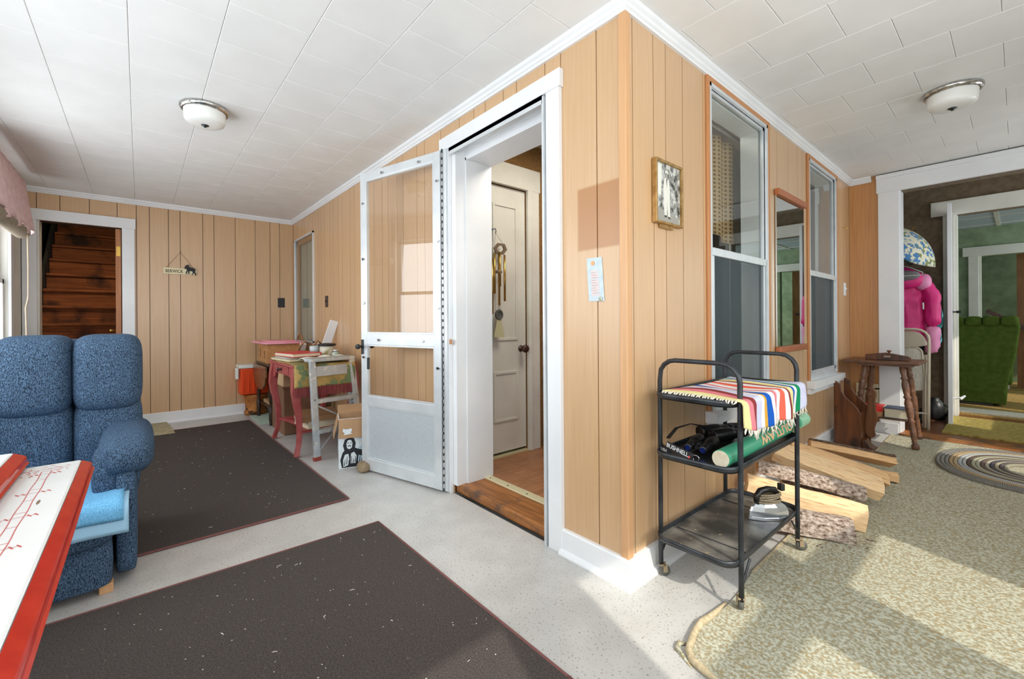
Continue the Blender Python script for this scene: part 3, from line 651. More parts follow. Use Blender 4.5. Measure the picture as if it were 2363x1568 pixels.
# split at y=0 so that it follows the floor's two planes
back = [p for p in ring if p[1] >= 0]; back = edge[:8] + [(.293, 0.0), (1.88, 0.0), (1.88, 3.325)]
front = [(.293, 0.0)] + edge[8:] + [(1.88, 0.0)]
for pl in (back[::-1], front):
    n = len(pl); A = [(x, y, FS(y) + CH) for x, y in pl]; B = [(x, y, FS(y) + .0008) for x, y in pl]
    m_.add(A + B, [tuple(range(n))] + [(i, n + i, n + (i + 1) % n, (i + 1) % n) for i in range(n)])
for f_ in (0,): pass
cpile = m_.build('carpet_pile', 'mottled_carpet', cp)
M('carpet_backing', rgb(206, 190, 158), .95, c2=rgb(176, 158, 124), scale=60, bump=.4)
rr = random.Random(3); cur = []
for i, (x, y) in enumerate([(.301, .165), (.299, .11), (.294, .06), (.291, .0), (.294, -.05), (.303, -.095), (.318, -.143), (.345, -.172), (.392, -.188), (.45, -.2)]):
    cur.append((x - .004 + rr.uniform(-.002, .002), y - .003, FS(y) + .011 + rr.uniform(-.002, .002)))
MB().tube(cur, [.004, .007, .010, .011, .010, .011, .010, .012, .011, .006], 8).build('curled_edge', 'carpet_backing', cp, smooth=True)
MB().tube([(.298, -.12, .004), (.278, -.135, .005), (.286, -.16, .004), (.315, -.175, .003), (.35, -.195, .002)], [.003, .008, .009, .006, .003], 6).build('frayed_flap', 'mottled_carpet', cp, smooth=True)
MB().box(.285, .297, .75, 3.3, .0, .002).build('seam_tape', 'carpet_backing', cp) if 0 else None
st_ = MB()
for i in range(10):
    ya, yb = .42 + i * .288, .42 + (i + 1) * .288
    fx = lambda y: .287 if y < 1.2 else .296
    st_.add([(fx(ya) - .006, ya, FS(ya) + .0105), (fx(ya) + .006, ya, FS(ya) + .0105), (fx(yb) + .006, yb, FS(yb) + .0105), (fx(yb) - .006, yb, FS(yb) + .0105)], [(0, 1, 2, 3)])
st_.build('edge_tape', 'carpet_backing', cp)
# oval braided rug
BC = (1.12, 2.77); cols = [(34, 34, 38), (46, 46, 50), (40, 40, 44), (206, 178, 138), (220, 196, 158), (210, 214, 214), (218, 218, 210), (124, 104, 96), (204, 200, 172), (210, 206, 182), (140, 120, 112), (212, 206, 184), (110, 104, 112), (206, 198, 170), (130, 118, 120), (200, 194, 170)]
br = thing('braided_rug', 'oval braided rug in black, tan, grey and cream rings by the far doorway', 'rug', (BC[0], BC[1], FS(BC[1])))
def braid(i, c):
    m, nt, p = nodes('braid_%d' % i); L = nt.links; p.inputs['Roughness'].default_value = .95; p.inputs['Specular IOR Level'].default_value = .1
    uv = N(nt, 'ShaderNodeUVMap'); wv = N(nt, 'ShaderNodeTexWave', wave_type='BANDS', bands_direction='DIAGONAL'); wv.inputs['Scale'].default_value = 1; wv.inputs['Distortion'].default_value = 2.5; wv.inputs['Detail'].default_value = 2
    mp = N(nt, 'ShaderNodeMapping'); mp.inputs['Scale'].default_value = (26, 2, 1); L.new(uv.outputs[0], mp.inputs[0]); L.new(mp.outputs[0], wv.inputs['Vector'])
    c2 = tuple(max(12, int(q * .62)) for q in c) if i > 2 else (190, 186, 176)
    rp = ramp(nt, [(.35, rgb(*c)), (.75, rgb(*c2))]); L.new(wv.outputs['Fac'], rp.inputs[0]); L.new(rp.outputs[0], p.inputs['Base Color'])
    b = N(nt, 'ShaderNodeBump'); b.inputs['Strength'].default_value = .6; b.inputs['Distance'].default_value = .003; L.new(wv.outputs['Fac'], b.inputs['Height']); L.new(b.outputs[0], p.inputs['Normal']); return m
for i, c in enumerate(cols):
    rx, ry = .505 - i * .0205, .475 - i * .0205; NP = 72; pts = []
    for k in range(NP):
        an = 2 * math.pi * k / NP; x = BC[0] + rx * math.copysign(abs(math.cos(an)) ** .8, math.cos(an)); y = BC[1] + ry * math.copysign(abs(math.sin(an)) ** .8, math.sin(an)); pts.append(Vector((x, y, FS(y) + CH + .007)))
    mb = MB(); n0 = len(mb.v); mb.tube(pts, .0122, 6, closed=True)
    for k in range(NP):
        for j in range(6): mb.uv[k * 6 + j] = (k / NP * 8 if k < NP / 2 else (NP - k) / NP * 8, j / 3)
    mb.build('braid_ring', braid(i, c), br, smooth=True)
# far room runner and pale strip
tag(MB().box(.56, 1.6, 3.64, 4.55, ZM, ZM + .012).build('shag_rug', M('olive_rug', rgb(120, 102, 34), .97, c2=rgb(176, 158, 84), scale=60, stretch=(.6, 2, 1), bump=.7), loc=(1.05, 4.1, ZM)), 'olive yellow shag rug on the floor of the room beyond the wide opening', 'rug')
tag(MB().box(.53, 1.7, 4.84, 5.12, ZM + .0105, ZM + .022).build('carpet_runner', M('cream_runner', rgb(186, 178, 160), .95, c2=rgb(216, 210, 196), scale=80, bump=.4), loc=(1.1, 5, ZM)), 'cream carpet strip lying behind the green armchair', 'rug')

# ---------------------------------------------------------------- wall things
sg = thing('hanging_sign', 'cream wooden name sign with a black moose hanging from a cord on the back wall', 'sign', (XB, -1.09, 1.58))
M('sign_cream', rgb(232, 222, 184), .6); M('sign_dark', rgb(84, 74, 48), .7); M('sign_black', rgb(22, 28, 30), .6)
MB().box(XB + .004, XB + .018, -1.228, -.952, 1.531, 1.596).build('board', 'sign_cream', sg, bevel=.002)
text_mesh('lettering', 'BERWICK', .047, (XB + .0186, -1.212, 1.546), (0, 1, 0), (0, 0, 1), 'sign_dark', sg, bold=.0006, xscale=.72)
moose = [(0, 34), (3, 36), (5, 40), (2, 44), (7, 43), (9, 47), (15, 49), (24, 47), (16, 44), (14, 42), (18, 41), (24, 37), (30, 35), (38, 33), (42, 31), (44, 27), (42, 22), (42, 15), (45, 8), (46, 0), (42, 0), (40, 8), (37, 14), (36, 9), (33, 4), (28, 1), (28, 4), (32, 8), (33, 14), (31, 19), (20, 20), (19, 12), (20, 5), (16, 5), (16, 12), (15, 19), (11, 15), (10, 6), (6, 6), (7, 16), (11, 22), (10, 28), (6, 27), (3, 30)]
k_ = .1025 / 46
MB().prism([(x * k_, y * k_) for x, y in moose], (XB + .018, -1.058, 1.527), (0, 1, 0), (0, 0, 1), (.008, 0, 0)).build('moose_figure', 'sign_black', sg)
MB().tube([(XB + .012, -1.205, 1.595), (XB + .008, -1.088, 1.762), (XB + .012, -.975, 1.597)], .0018, 6).build('hanging_cord', M('twine', rgb(120, 92, 56), .9), sg)
MB().cyl((XB, -1.088, 1.765), (XB + .014, -1.088, 1.768), .004, n=8).build('nail', 'dark_metal', sg)
def switch(name, label, o, u, n, w_, h_, mat, tog=True):
    o, u, n = Vector(o), Vector(u), Vector(n); t = thing(name, label, 'switch', o)
    MB().obox(o - u * w_ / 2 - DZ * h_ / 2, u * w_, n * .006, DZ * h_).build('cover_plate', mat, t, bevel=.0025)
    MB().obox(o - u * .005 - DZ * .004 + n * .006, u * .010, n * .012, DZ * .016).build('toggle', mat, t)
switch('light_switch', 'dark square light switch on the back wall near the corner', (XB, -.136, 1.258), (0, 1, 0), (1, 0, 0), .075, .113, 'black_plastic')
switch('light_switch', 'narrow dark switch plate on the panelling right of the small corner window', (-3.495, 0, 1.228), (1, 0, 0), (0, -1, 0), .075, .113, 'dark_switch')
switch('light_switch', 'pale metal switch plate past the far window', (0, 3.215, 1.277), (0, 1, 0), (1, 0, 0), .07, .11, 'white_paint')
tag(MB().tube([(0.0, 3.165, 1.805), (.025, 3.165, 1.80), (.03, 3.175, 1.785), (.02, 3.185, 1.78)], .0025, 6).build('wall_hook', 'brass', loc=(0, 3.165, 1.8)), 'small brass hook screwed into the panelling past the far window', 'hook')
# bookmark-like plaque with a penny
pq = thing('plaque', 'pale blue printed card with a copper coin pinned beside the doorway', 'plaque', (-.148, 0, 1.19))
cu_ = Vector((.0775, 0, -.002)); cv = Vector((.012, 0, -.178))
MB().obox(Vector((-.19, -.004, 1.277)) + cv, cu_, Vector((0, .003, 0)), -cv).build('card', M('card_blue', rgb(206, 218, 222), .5, c2=rgb(188, 204, 212), scale=40), pq)
MB().obox(Vector((-.190 + .020, -.0046, 1.225)) + cv * .60, cu_ * .52, Vector((0, .0006, 0)), -cv * .60).build('print_block', M('card_pink', rgb(222, 204, 200), .6, c2=rgb(206, 208, 210), scale=90, stretch=(.2, 1, 1)), pq)
for i in range(9): MB().obox(Vector((-.165 + .0006 * i, -.0052, 1.214 - i * .0105)), (.026 + .006 * (i * 7 % 3 - 1), 0, 0), (0, .0005, 0), (0, 0, .0018)).build('text_line', M('faded_ink', rgb(192, 150, 148), .7) if i == 0 else 'faded_ink', pq)
MB().lathe((-.157, -.004, 1.254), (0, -1, 0), [(.009, 0), (.0095, .001), (.009, .002), (0, .0021)], 18).build('coin', M('copper', rgb(206, 138, 96), .3, .8), pq, smooth=False)
MB().sup((-.118, -.006, 1.106), (.012, .003, .009), 1, 8, 6).build('flower_ornament', M('flower', rgb(226, 222, 196), .7, c2=rgb(90, 120, 112), scale=120), pq, smooth=True)
# framed photograph
pf = thing('picture_frame', 'small framed black and white photograph of a person in white on the panelling', 'picture', (0, .29, 1.415))
def fq(y0, y1, z0, z1, x0, x1): return MB().box(x0, x1, y0, y1, z0, z1)
M('gilt', rgb(158, 122, 70), .35, .6, c2=rgb(196, 160, 104), scale=30)
Y0, Y1, Z0, Z1 = .180, .397, 1.42, 1.685
fq(Y0, Y0 + .010, Z0, Z1, .002, .024).build('frame_side', 'gilt', pf, bevel=.002); fq(Y1 - .010, Y1, Z0, Z1, .002, .024).build('frame_side', 'gilt', pf, bevel=.002)
fq(Y0 + .010, Y1 - .010, Z0, Z0 + .010, .002, .024).build('frame_side', 'gilt', pf, bevel=.002); fq(Y0 + .010, Y1 - .010, Z1 - .010, Z1, .002, .024).build('frame_side', 'gilt', pf, bevel=.002)
pr_ = fq(Y0 + .01, Y1 - .01, Z0 + .01, Z1 - .01, .004, .012).build('photo_print', M('photo_grey', rgb(58, 60, 56), .35, c2=rgb(206, 206, 198), scale=34, lo=.38, hi=.62, detail=8), pf)
M('photo_light', rgb(226, 224, 212), .5); M('photo_dark', rgb(52, 52, 48), .5); M('photo_mid', rgb(160, 156, 146), .5)
def fig(poly, mat, d=.0124): MB().prism([(Y0 + .1 + a * .001, Z0 + b * .001) for a, b in poly], (d, 0, 0), (0, 1, 0), (0, 0, 1), (.0004, 0, 0)).build('photo_figure', mat, pr_)
fig([(-88, 120), (-88, 250), (-40, 250), (-46, 120)], 'photo_light', .0121)
fig([(-88, 12), (-88, 70), (95, 40), (95, 12)], 'photo_mid', .0121)
fig([(-22, 190), (-30, 150), (-26, 100), (-24, 60), (-20, 40), (-4, 40), (0, 100), (8, 38), (24, 34), (22, 100), (24, 150), (16, 190), (4, 198), (-10, 198)], 'photo_light')
fig([(-12, 198), (-13, 216), (-4, 222), (5, 220), (7, 204), (2, 198)], 'photo_mid', .0126)
fig([(-16, 216), (-14, 226), (-2, 231), (9, 226), (10, 216), (-2, 221)], 'photo_light', .0129)
fig([(-6, 196), (-2, 160), (2, 196)], 'photo_dark', .0129)
fig([(-19, 40), (-22, 32), (-4, 32), (-4, 40)], 'photo_dark', .0126); fig([(9, 38), (8, 30), (27, 27), (24, 35)], 'photo_dark', .0126)
MB().box(.005, .012, .23, .33, 1.405, 1.42).build('easel_stand', 'gilt', pf)
# tall mirror
mr = thing('wall_mirror', 'tall narrow mirror with wooden bars at top and bottom between the two windows', 'mirror', (0, 1.82, .81))
MB().box(.004, .012, 1.565, 2.085, .845, 1.80).build('mirror_glass', 'mirror', mr)
MB().box(.002, .032, 1.553, 2.095, 1.785, 1.825).build('wooden_bar', M('mirror_wood', rgb(160, 88, 50), .4, c2=rgb(182, 106, 64), scale=12, stretch=(1, .1, 1)), mr, bevel=.006)
MB().box(.002, .032, 1.556, 2.092, .812, .85).build('wooden_bar', 'mirror_wood', mr, bevel=.006)
tag(MB().cyl((-.2, .75, 2.178), (-.2, 3.398, 2.178), .008).build('curtain_rod', 'white_paint', loc=(-.2, 2, 2.18)), 'white curtain rod along the tops of the curtains behind the panelled wall windows', 'rod')
# curtains and odds behind the windows of wall B
def plaid(name):
    m, nt, p = nodes(name); L = nt.links; p.inputs['Roughness'].default_value = .9
    bk = N(nt, 'ShaderNodeTexBrick'); bk.inputs['Scale'].default_value = 1; bk.offset = 0; bk.inputs['Mortar Size'].default_value = .12; bk.inputs['Brick Width'].default_value = .5; bk.inputs['Row Height'].default_value = .5
    bk.inputs['Color1'].default_value = rgb(120, 86, 54); bk.inputs['Color2'].default_value = rgb(136, 98, 62); bk.inputs['Mortar'].default_value = rgb(206, 172, 128)
    uv = N(nt, 'ShaderNodeUVMap'); mp = N(nt, 'ShaderNodeMapping'); mp.inputs['Scale'].default_value = (11, 12, 1); L.new(uv.outputs[0], mp.inputs[0]); L.new(mp.outputs[0], bk.inputs['Vector']); L.new(bk.outputs['Color'], p.inputs['Base Color']); MATS[name] = m
plaid('plaid_cloth')
def drape(y0, y1, z0, z1, x, amp, wav, n=40): return MB().grid(lambda u, v: (x + amp * math.sin(u * wav), y0 + (y1 - y0) * u, z0 + (z1 - z0) * v + .03 * (1 - v) * math.sin(u * 5)), n, 10)
tag(drape(.90, 1.50, 1.53, 2.14, -.22, .018, 22).build('curtain', 'plaid_cloth', loc=(-.22, 1.2, 1.53), smooth=True, solid=.003), 'brown and tan patterned curtain gathered behind the larger window', 'curtain')
M('cream_cloth', rgb(206, 202, 184), .9); M('reflection_white', rgb(240, 240, 238), .8)
tag(drape(1.52, 2.15, .62, 2.16, -.25, .006, 9).build('curtain', 'cream_cloth', loc=(-.25, 1.8, .62), smooth=True, solid=.003), 'plain cream curtain beside the brown patterned one behind the larger window', 'curtain')
tag(drape(1.70, 1.80, .62, 1.33, -.21, .010, 12, 16).build('curtain', 'reflection_white', loc=(-.21, 1.75, .62), smooth=True, solid=.003), 'narrow white strip imitating a reflection in the lower half of the larger window', 'curtain')  # added white strip stands in for a bright reflection in the pane
tag(drape(2.95, 3.30, .62, 2.16, -.20, .010, 14).build('curtain', 'cream_cloth', loc=(-.2, 3.1, .62), smooth=True, solid=.003), 'pale cream curtain behind the smaller far window', 'curtain')
tag(MB().prism([(-.05, 0), (-.062, .05), (-.05, .12), (-.03, .13), (.03, .13), (.05, .12), (.062, .05), (.05, 0)], (-.17, 1.02, 1.40), (0, 1, 0), (0, 0, 1), (.008, 0, 0)).build('wall_plaque', 'white_paint', loc=(-.17, 1.02, 1.4)), 'small white plaque on the rail inside the larger window', 'plaque')
tag(MB().prism([(-.012, 0), (-.02, -.12), (.02, -.11), (.012, 0)], (-.10, .92, 1.33), (0, 1, 0), (0, 0, 1), (.006, 0, 0)).build('tassel', M('tassel_yellow', rgb(206, 200, 130), .8), loc=(-.1, .92, 1.3)), 'yellow tassel hanging inside the larger window below its rail', 'tassel')
# pink valance, bamboo blind and cord at the left window
def frill(u, v): x = -4.17 + u * 1.2; z = 1.74 + v * .42; return (x, -2.10 + .022 * math.sin(u * 46) * (1.1 - v) + .03 * (1 - v), z + .025 * (1 - v) * math.sin(u * 23))
tag(MB().grid(frill, 90, 10).build('valance', M('pink_cloth', rgb(232, 204, 204), .9, c2=rgb(220, 188, 188), scale=24), loc=(-3.6, -2.1, 1.74), smooth=True, solid=.003), 'ruffled pink valance over the window at the left edge', 'curtain')
bb = thing('bamboo_blind', 'rolled-up bamboo blind under the pink valance', 'blind', (-3.6, -2.1, 1.72))
M('bamboo', rgb(182, 164, 138), .7, c2=rgb(214, 200, 178), scale=8, stretch=(.1, 30, 30)); rl = MB()
sp = [(.05 - .0045 * i / 6) for i in range(0, 40)]
rl.tube([(-4.06, -2.105, 1.735), (-2.95, -2.105, 1.735)], .042, 18); rl.build('rolled_slats', 'bamboo', bb)
for i in range(34): MB().tube([(-4.05 + i * .032, -2.105 + .045 * math.cos(a_ * .4488), 1.735 + .045 * math.sin(a_ * .4488)) for a_ in range(14)], .0035, 5, closed=True).build('binding_string', M('string_grey', rgb(150, 138, 120), .9) if i == 0 else 'string_grey', bb)
cd = tag(MB().tube([(-4.02, -2.07, 1.74), (-4.0, -2.065, 1.45), (-4.03, -2.07, 1.25), (-4.08, -2.08, 1.19), (-4.03, -2.07, 1.23), (-4.08, -2.09, 1.15), (-4.06, -2.085, 1.0), (-4.03, -2.08, .9)], .004, 6).build('blind_cord', M('cord_tan', rgb(214, 188, 160), .8), loc=(-4.02, -2.07, 1.3)), 'tan pull cord looped up beside the left window', 'cord')
# ---------------------------------------------------------------- blue recliner
def fabric(name, c1, c2, s=(60, 60, 26)):
    m, nt, p = nodes(name); L = nt.links; co = coords(nt, s, 'Object')
    nz = N(nt, 'ShaderNodeTexNoise'); nz.inputs['Scale'].default_value = 3.4; nz.inputs['Detail'].default_value = 4; L.new(co, nz.inputs['Vector'])
    rp = ramp(nt, [(.38, c1), (.64, c2)]); L.new(nz.outputs['Fac'], rp.inputs[0]); L.new(rp.outputs[0], p.inputs['Base Color'])
    p.inputs['Roughness'].default_value = .95; p.inputs['Specular IOR Level'].default_value = .1
    b = N(nt, 'ShaderNodeBump'); b.inputs['Strength'].default_value = .35; b.inputs['Distance'].default_value = .003; L.new(nz.outputs['Fac'], b.inputs['Height']); L.new(b.outputs[0], p.inputs['Normal']); MATS[name] = m
fabric('blue_chenille', rgb(38, 49, 64), rgb(96, 122, 150), (110, 110, 44))
rc = thing('recliner', 'blue chenille recliner with puffy back cushions and a rounded arm', 'recliner', (-1.75, -1.8, .01))
for yc in (-1.522, -1.752, -1.982):
    MB().sup((-1.79, yc, .800), (.165, .119, .172), .48, 28, 20, .42).build('back_cushion', 'blue_chenille', rc, smooth=True)
    MB().sup((-1.79, yc, .51), (.13, .118, .19), .5, 28, 20, .45).build('lumbar_cushion', 'blue_chenille', rc, smooth=True)
MB().sup((-1.92, -1.75, .53), (.10, .34, .42), .3, 24, 16, .3).build('back_frame', 'blue_chenille', rc, smooth=True)
MB().sup((-1.47, -1.80, .265), (.275, .32, .085), .3, 28, 14, .4).build('seat_cushion', 'blue_chenille', rc, smooth=True)
MB().sup((-1.31, -1.80, .115), (.07, .305, .085), .25, 24, 10, .2).build('footrest', 'blue_chenille', rc, smooth=True)
MB().sup((-1.62, -1.80, .12), (.32, .29, .09), .25, 24, 10, .25).build('base', 'blue_chenille', rc, smooth=True)
def arm(yc, sgn):
    MB().sup((-1.60, yc + sgn * .005, .485), (.30, .092, .095), .55, 28, 18, .75).build('arm_pad', 'blue_chenille', rc, smooth=True)
    MB().sup((-1.42, yc - sgn * .055, .425), (.085, .045, .10), .6, 20, 12, .6).build('arm_roll', 'blue_chenille', rc, smooth=True)
    MB().sup((-1.63, yc + sgn * .004, .235), (.315, .034, .22), .25, 24, 12, .25).build('arm_panel', 'blue_chenille', rc, smooth=True)
arm(-1.462, 1); arm(-2.13, -1)
for y in (-1.535, -2.05): MB().box(-1.31, -1.27, y, y + .04, .0, .035).build('foot', 'corner_wood', rc, bevel=.003)
for y in (-1.535, -2.05): MB().box(-1.95, -1.91, y, y + .04, .009, .05).build('foot', 'corner_wood', rc)
MB().box(-1.285, -1.265, -2.06, -1.54, .028, .036).build('base_rail', 'corner_wood', rc)
# towel on the seat
def tw(x_off, drop, y0, y1, lift):
    def fn(u, v):
        y = y0 + (y1 - y0) * v; s_ = u * (.50 + drop)
        if s_ < .48: x = -1.70 + s_; z = .352 + lift + .006 * math.sin(v * 9 + u * 6)
        else:
            a_ = min((s_ - .48) / .05, 1) * math.pi / 2; x = -1.22 + .035 * math.sin(a_) + x_off; z = .352 + lift - .035 * (1 - math.cos(a_)) - max(0, s_ - .53)
            x += .006 * math.sin(v * 14)
        return (x, y, z)
    return fn
twl = thing('towel', 'folded light blue towel spread on the seat of the blue recliner', 'towel', (-1.45, -1.75, .35))
fabric('blue_terry', rgb(96, 166, 214), rgb(138, 200, 238), (90, 90, 90)); M('towel_band', rgb(168, 212, 240), .95)
MB().grid(tw(.006, .10, -1.99, -1.448, .003), 40, 30).build('towel_under', 'towel_band', twl, smooth=True, solid=.008)
MB().grid(tw(.010, .060, -1.99, -1.462, .013), 40, 30).build('towel_top', 'blue_terry', twl, smooth=True, solid=.009)
MB().grid(lambda u, v: (-1.1985 + .007 * math.sin(v * 14) + u * .0, -1.99 + .52 * v, .312 - u * .016), 2, 30).build('hem_band', 'towel_band', twl, smooth=True, solid=.003)

# ---------------------------------------------------------------- enamel-top table
M('enamel', rgb(236, 237, 236), .12, c2=rgb(228, 229, 226), scale=4, space='World'); M('enamel_red', rgb(186, 22, 14), .16, c2=rgb(198, 34, 22), scale=30)
M('print_red', rgb(206, 92, 84), .3); M('table_paint', rgb(228, 226, 220), .4); M('stain_brown', rgb(120, 96, 66), .5)
et = thing('enamel_table', 'white enamel table with red edges and a pulled-out leaf', 'table', (.35, -1.85, .001))
def slab(x0, x1, y0, y1, z1, th, nm):
    bv = .0145
    P = [(x0, y0), (x1, y0), (x1, y1), (x0, y1)]; Q = [(x0 + bv, y0 + bv), (x1 - bv, y0 + bv), (x1 - bv, y1 - bv), (x0 + bv, y1 - bv)]
    MB().prism(Q, (0, 0, z1 - .008), (1, 0, 0), (0, 1, 0), (0, 0, .008)).build(nm, 'enamel', et, bevel=.004)
    a = MB(); v = [(x, y, z1 - .001) for x, y in Q] + [(x, y, z1 - .012) for x, y in P] + [(x, y, z1 - th) for x, y in P]
    a.add(v, [(i, i + 4, (i + 1) % 4 + 4, (i + 1) % 4) for i in range(4)] + [(i + 4, i + 8, (i + 1) % 4 + 8, (i + 1) % 4 + 4) for i in range(4)] + [(8, 9, 10, 11)])
    a.build(nm + '_red_edge', 'enamel_red', et, bevel=.003)
slab(-.297, 1.0, -2.17, -1.583, .772, .026, 'table_top'); slab(-.290, .985, -1.70, -1.490, .741, .024, 'leaf')
pm = MB()
def strip(p, q, w_=.0008): 
    p, q = Vector((*p, .7413)), Vector((*q, .7413)); d = (q - p).normalized(); sd = Vector((-d.y, d.x, 0)) * w_; pm.add([p - sd, q - sd, q + sd, p + sd], [(0, 1, 2, 3)])
def wavy(x0, y0):
    for sgn in (-1, 1):
        pts = [(x0 + i * .02, y0 + sgn * (.006 + .0006 * math.cos(i * 2 * math.pi / 6))) for i in range(50)]
        for a_, b_ in zip(pts, pts[1:]): strip(a_, b_, .0006)
    for i in range(0, 50, 3): strip((x0 + i * .02, y0 - .006), (x0 + i * .02, y0 + .006), .0005)
    for i in range(1, 50, 6):
        x = x0 + i * .02
        for dy in (-.018, -.011, .011, .018): strip((x - .005, y0 + dy - .002), (x + .006, y0 + dy + .003), .0010)
        strip((x, y0 - .02), (x, y0 + .02), .0005)
wavy(-.22, -1.548)
for i in range(26):
    a_ = rr.uniform(0, 6.28); x = -.238 + rr.uniform(-.02, .022); y = -1.552 + rr.uniform(-.045, .03); strip((x, y), (x + .008 * math.cos(a_), y + .008 * math.sin(a_)), .0007)
strip((-.235, -1.60), (-.235, -1.518), .0005)
pm.build('printed_border', 'print_red', et)
for (x, y, a_, b_) in ((-.2, -1.578, .003, .0016), (-.02, -1.535, .012, .002), (-.19, -1.566, .002, .0016)):
    MB().prism([(x + a_ * math.cos(q * .785), y + b_ * math.sin(q * .785)) for q in range(8)], (0, 0, .7411), (1, 0, 0), (0, 1, 0), (0, 0, .0003)).build('stain', 'stain_brown', et)
for x, y in ((-.20, -2.10), (-.20, -1.68), (.92, -2.10), (.92, -1.68)): MB().prism([(-.022, -.022), (.022, -.022), (.022, .022), (-.022, .022)], (x, y, .010), (1, 0, 0), (0, 1, 0), (0, 0, .70)).build('leg', 'table_paint', et, bevel=.004)
MB().box(-.2, .92, -2.10, -1.68, .64, .715).build('apron', 'table_paint', et)

# ---------------------------------------------------------------- drop-leaf table, cooler, crate in the corner
wood('dark_turned', rgb(40, 28, 20), rgb(72, 50, 34), (20, 20, 2), 3, .4); wood('walnut_leaf', rgb(92, 58, 34), rgb(140, 96, 60), (1.5, 20, 14), 3, .3)
dl = thing('drop_leaf_table', 'small dark drop-leaf table with turned legs beside the back wall', 'table', (-4.14, -.27, .007))
MB().box(-4.47, -3.80, -.455, -.06, .582, .604).build('table_top', 'dark_turned', dl, bevel=.006)
lf = [(-4.45, .582), (-3.85, .582), (-3.85, .48), (-3.90, .40), (-4.0, .348), (-4.14, .332), (-4.28, .348), (-4.40, .40), (-4.45, .48)]
MB().prism(lf, (0, -.478, 0), (1, 0, 0), (0, 0, 1), (0, .018, 0)).build('hanging_leaf', 'walnut_leaf', dl, bevel=.004)
TURN = [(.016, 0), (.019, .012), (.013, .022), (.018, .032), (.020, .05), (.020, .17), (.013, .18), (.019, .19), (.013, .20), (.017, .22), (.020, .27), (.014, .32), (.019, .335), (.013, .345), (.018, .37), (.020, .40), (.014, .43), (.019, .445), (.019, .575)]
for x, y in ((-4.43, -.43), (-3.84, -.43), (-4.43, -.09), (-3.84, -.09)): MB().lathe((x, y, .007), (0, 0, 1), TURN, 12).build('leg', 'dark_turned', dl, smooth=True)
MB().box(-4.42, -3.85, -.42, -.10, .15, .165).build('shelf', 'dark_turned', dl, bevel=.003)
MB().box(-4.43, -3.84, -.44, -.42, .52, .582).build('apron', 'dark_turned', dl)
tag(MB().box(-4.35, -3.95, -.40, -.12, .1655, .20).build('storage_board', M('pale_board', rgb(186, 152, 112), .7), loc=(-4.15, -.26, .165), bevel=.004), 'flat tan board lying on the shelf of the drop-leaf table', 'board')
M('cooler_orange', rgb(236, 76, 26), .35); M('cooler_white', rgb(232, 236, 230), .4)
ck = thing('cooler', 'orange picnic cooler with a white lid and handle beside the drop-leaf table', 'cooler', (-4.59, -.5, .225))
MB().prism([(-.10, 0), (.10, 0), (.112, .29), (-.112, .29)], (-4.59, -.32, .235), (1, 0, 0), (0, 0, 1), (0, -.27, 0)).build('cooler_body', 'cooler_orange', ck, bevel=.018, seg=3)
MB().box(-4.71, -4.475, -.602, -.31, .525, .562).build('cooler_lid', 'cooler_white', ck, bevel=.008)
MB().box(-4.60, -4.50, -.628, -.604, .41, .53).build('handle', 'cooler_white', ck, bevel=.008)
for i in range(5): MB().box(-4.49 + .0, -4.481, -.57 + i * .05, -.555 + i * .05, .27, .50).build('body_rib', 'cooler_orange', ck, bevel=.003)
# orange-brown stump-like stand under the cooler
M('stump', rgb(150, 86, 34), .7, c2=rgb(196, 128, 62), scale=9, bump=.5, extra=(rgb(84, 46, 22), 14, .6))
pr2 = [(.108, 0), (.112, .02), (.102, .06), (.105, .13), (.118, .205), (.114, .218)]
m_ = MB().lathe((-4.595, -.43, .0075), (0, 0, 1), pr2, 22); rr = random.Random(2)
m_.v = [(x + rr.uniform(-.006, .006) if z < .2 else x, y + rr.uniform(-.006, .006) if z < .2 else y, z) for x, y, z in m_.v]
tag(m_.build('stump_stand', 'stump', loc=(-4.595, -.43, .0075), smooth=True), 'rough orange-brown stump-like stand under the orange cooler', 'stand')
# wooden crate with slots and pink tray on top
cr = thing('slotted_box', 'tan wooden box with narrow slots standing on the drop-leaf table', 'box', (-4.2, -.27, .604))
wood('crate_wood', rgb(178, 122, 70), rgb(204, 150, 96), (2, 20, 14), 3, .5)
MB().box(-4.40, -3.97, -.435, -.425, .6045, .80).build('side_panel', 'crate_wood', cr); MB().box(-4.40, -3.97, -.115, -.105, .6045, .80).build('side_panel', 'crate_wood', cr)
MB().box(-4.40, -4.39, -.425, -.115, .6045, .80).build('end_panel', 'crate_wood', cr); MB().box(-3.98, -3.97, -.425, -.115, .6045, .80).build('end_panel', 'crate_wood', cr)
MB().box(-4.39, -3.98, -.425, -.115, .6045, .612).build('bottom_panel', 'crate_wood', cr)
for x, z in ((-4.30, .66), (-4.10, .65)): MB().prism([(-.006, 0), (-.014, .06), (0, .085), (.014, .06), (.006, 0)], (x, -.4365, z), (1, 0, 0), (0, 0, 1), (0, .0015, 0)).build('slot', 'black_plastic', cr)
for y, z in ((-.30, .65), (-.19, .65)): MB().prism([(-.008, 0), (-.012, .05), (0, .07), (.012, .05), (.008, 0)], (-3.9695, y, z), (0, 1, 0), (0, 0, 1), (-.0005, 0, 0)).build('slot', 'black_plastic', cr)
pk = [(-.40, -.19), (-.30, -.205), (-.22, -.18), (-.12, -.20), (0, -.18), (.12, -.2), (.23, -.17), (.25, 0), (.23, .17), (0, .18), (-.3, .18), (-.41, .12)]
pt = thing('plastic_tray', 'pink plastic tray with a scalloped rim on top of the tan wooden box', 'tray', (-4.2, -.27, .80))
M('pink_plastic', rgb(240, 160, 178), .35)
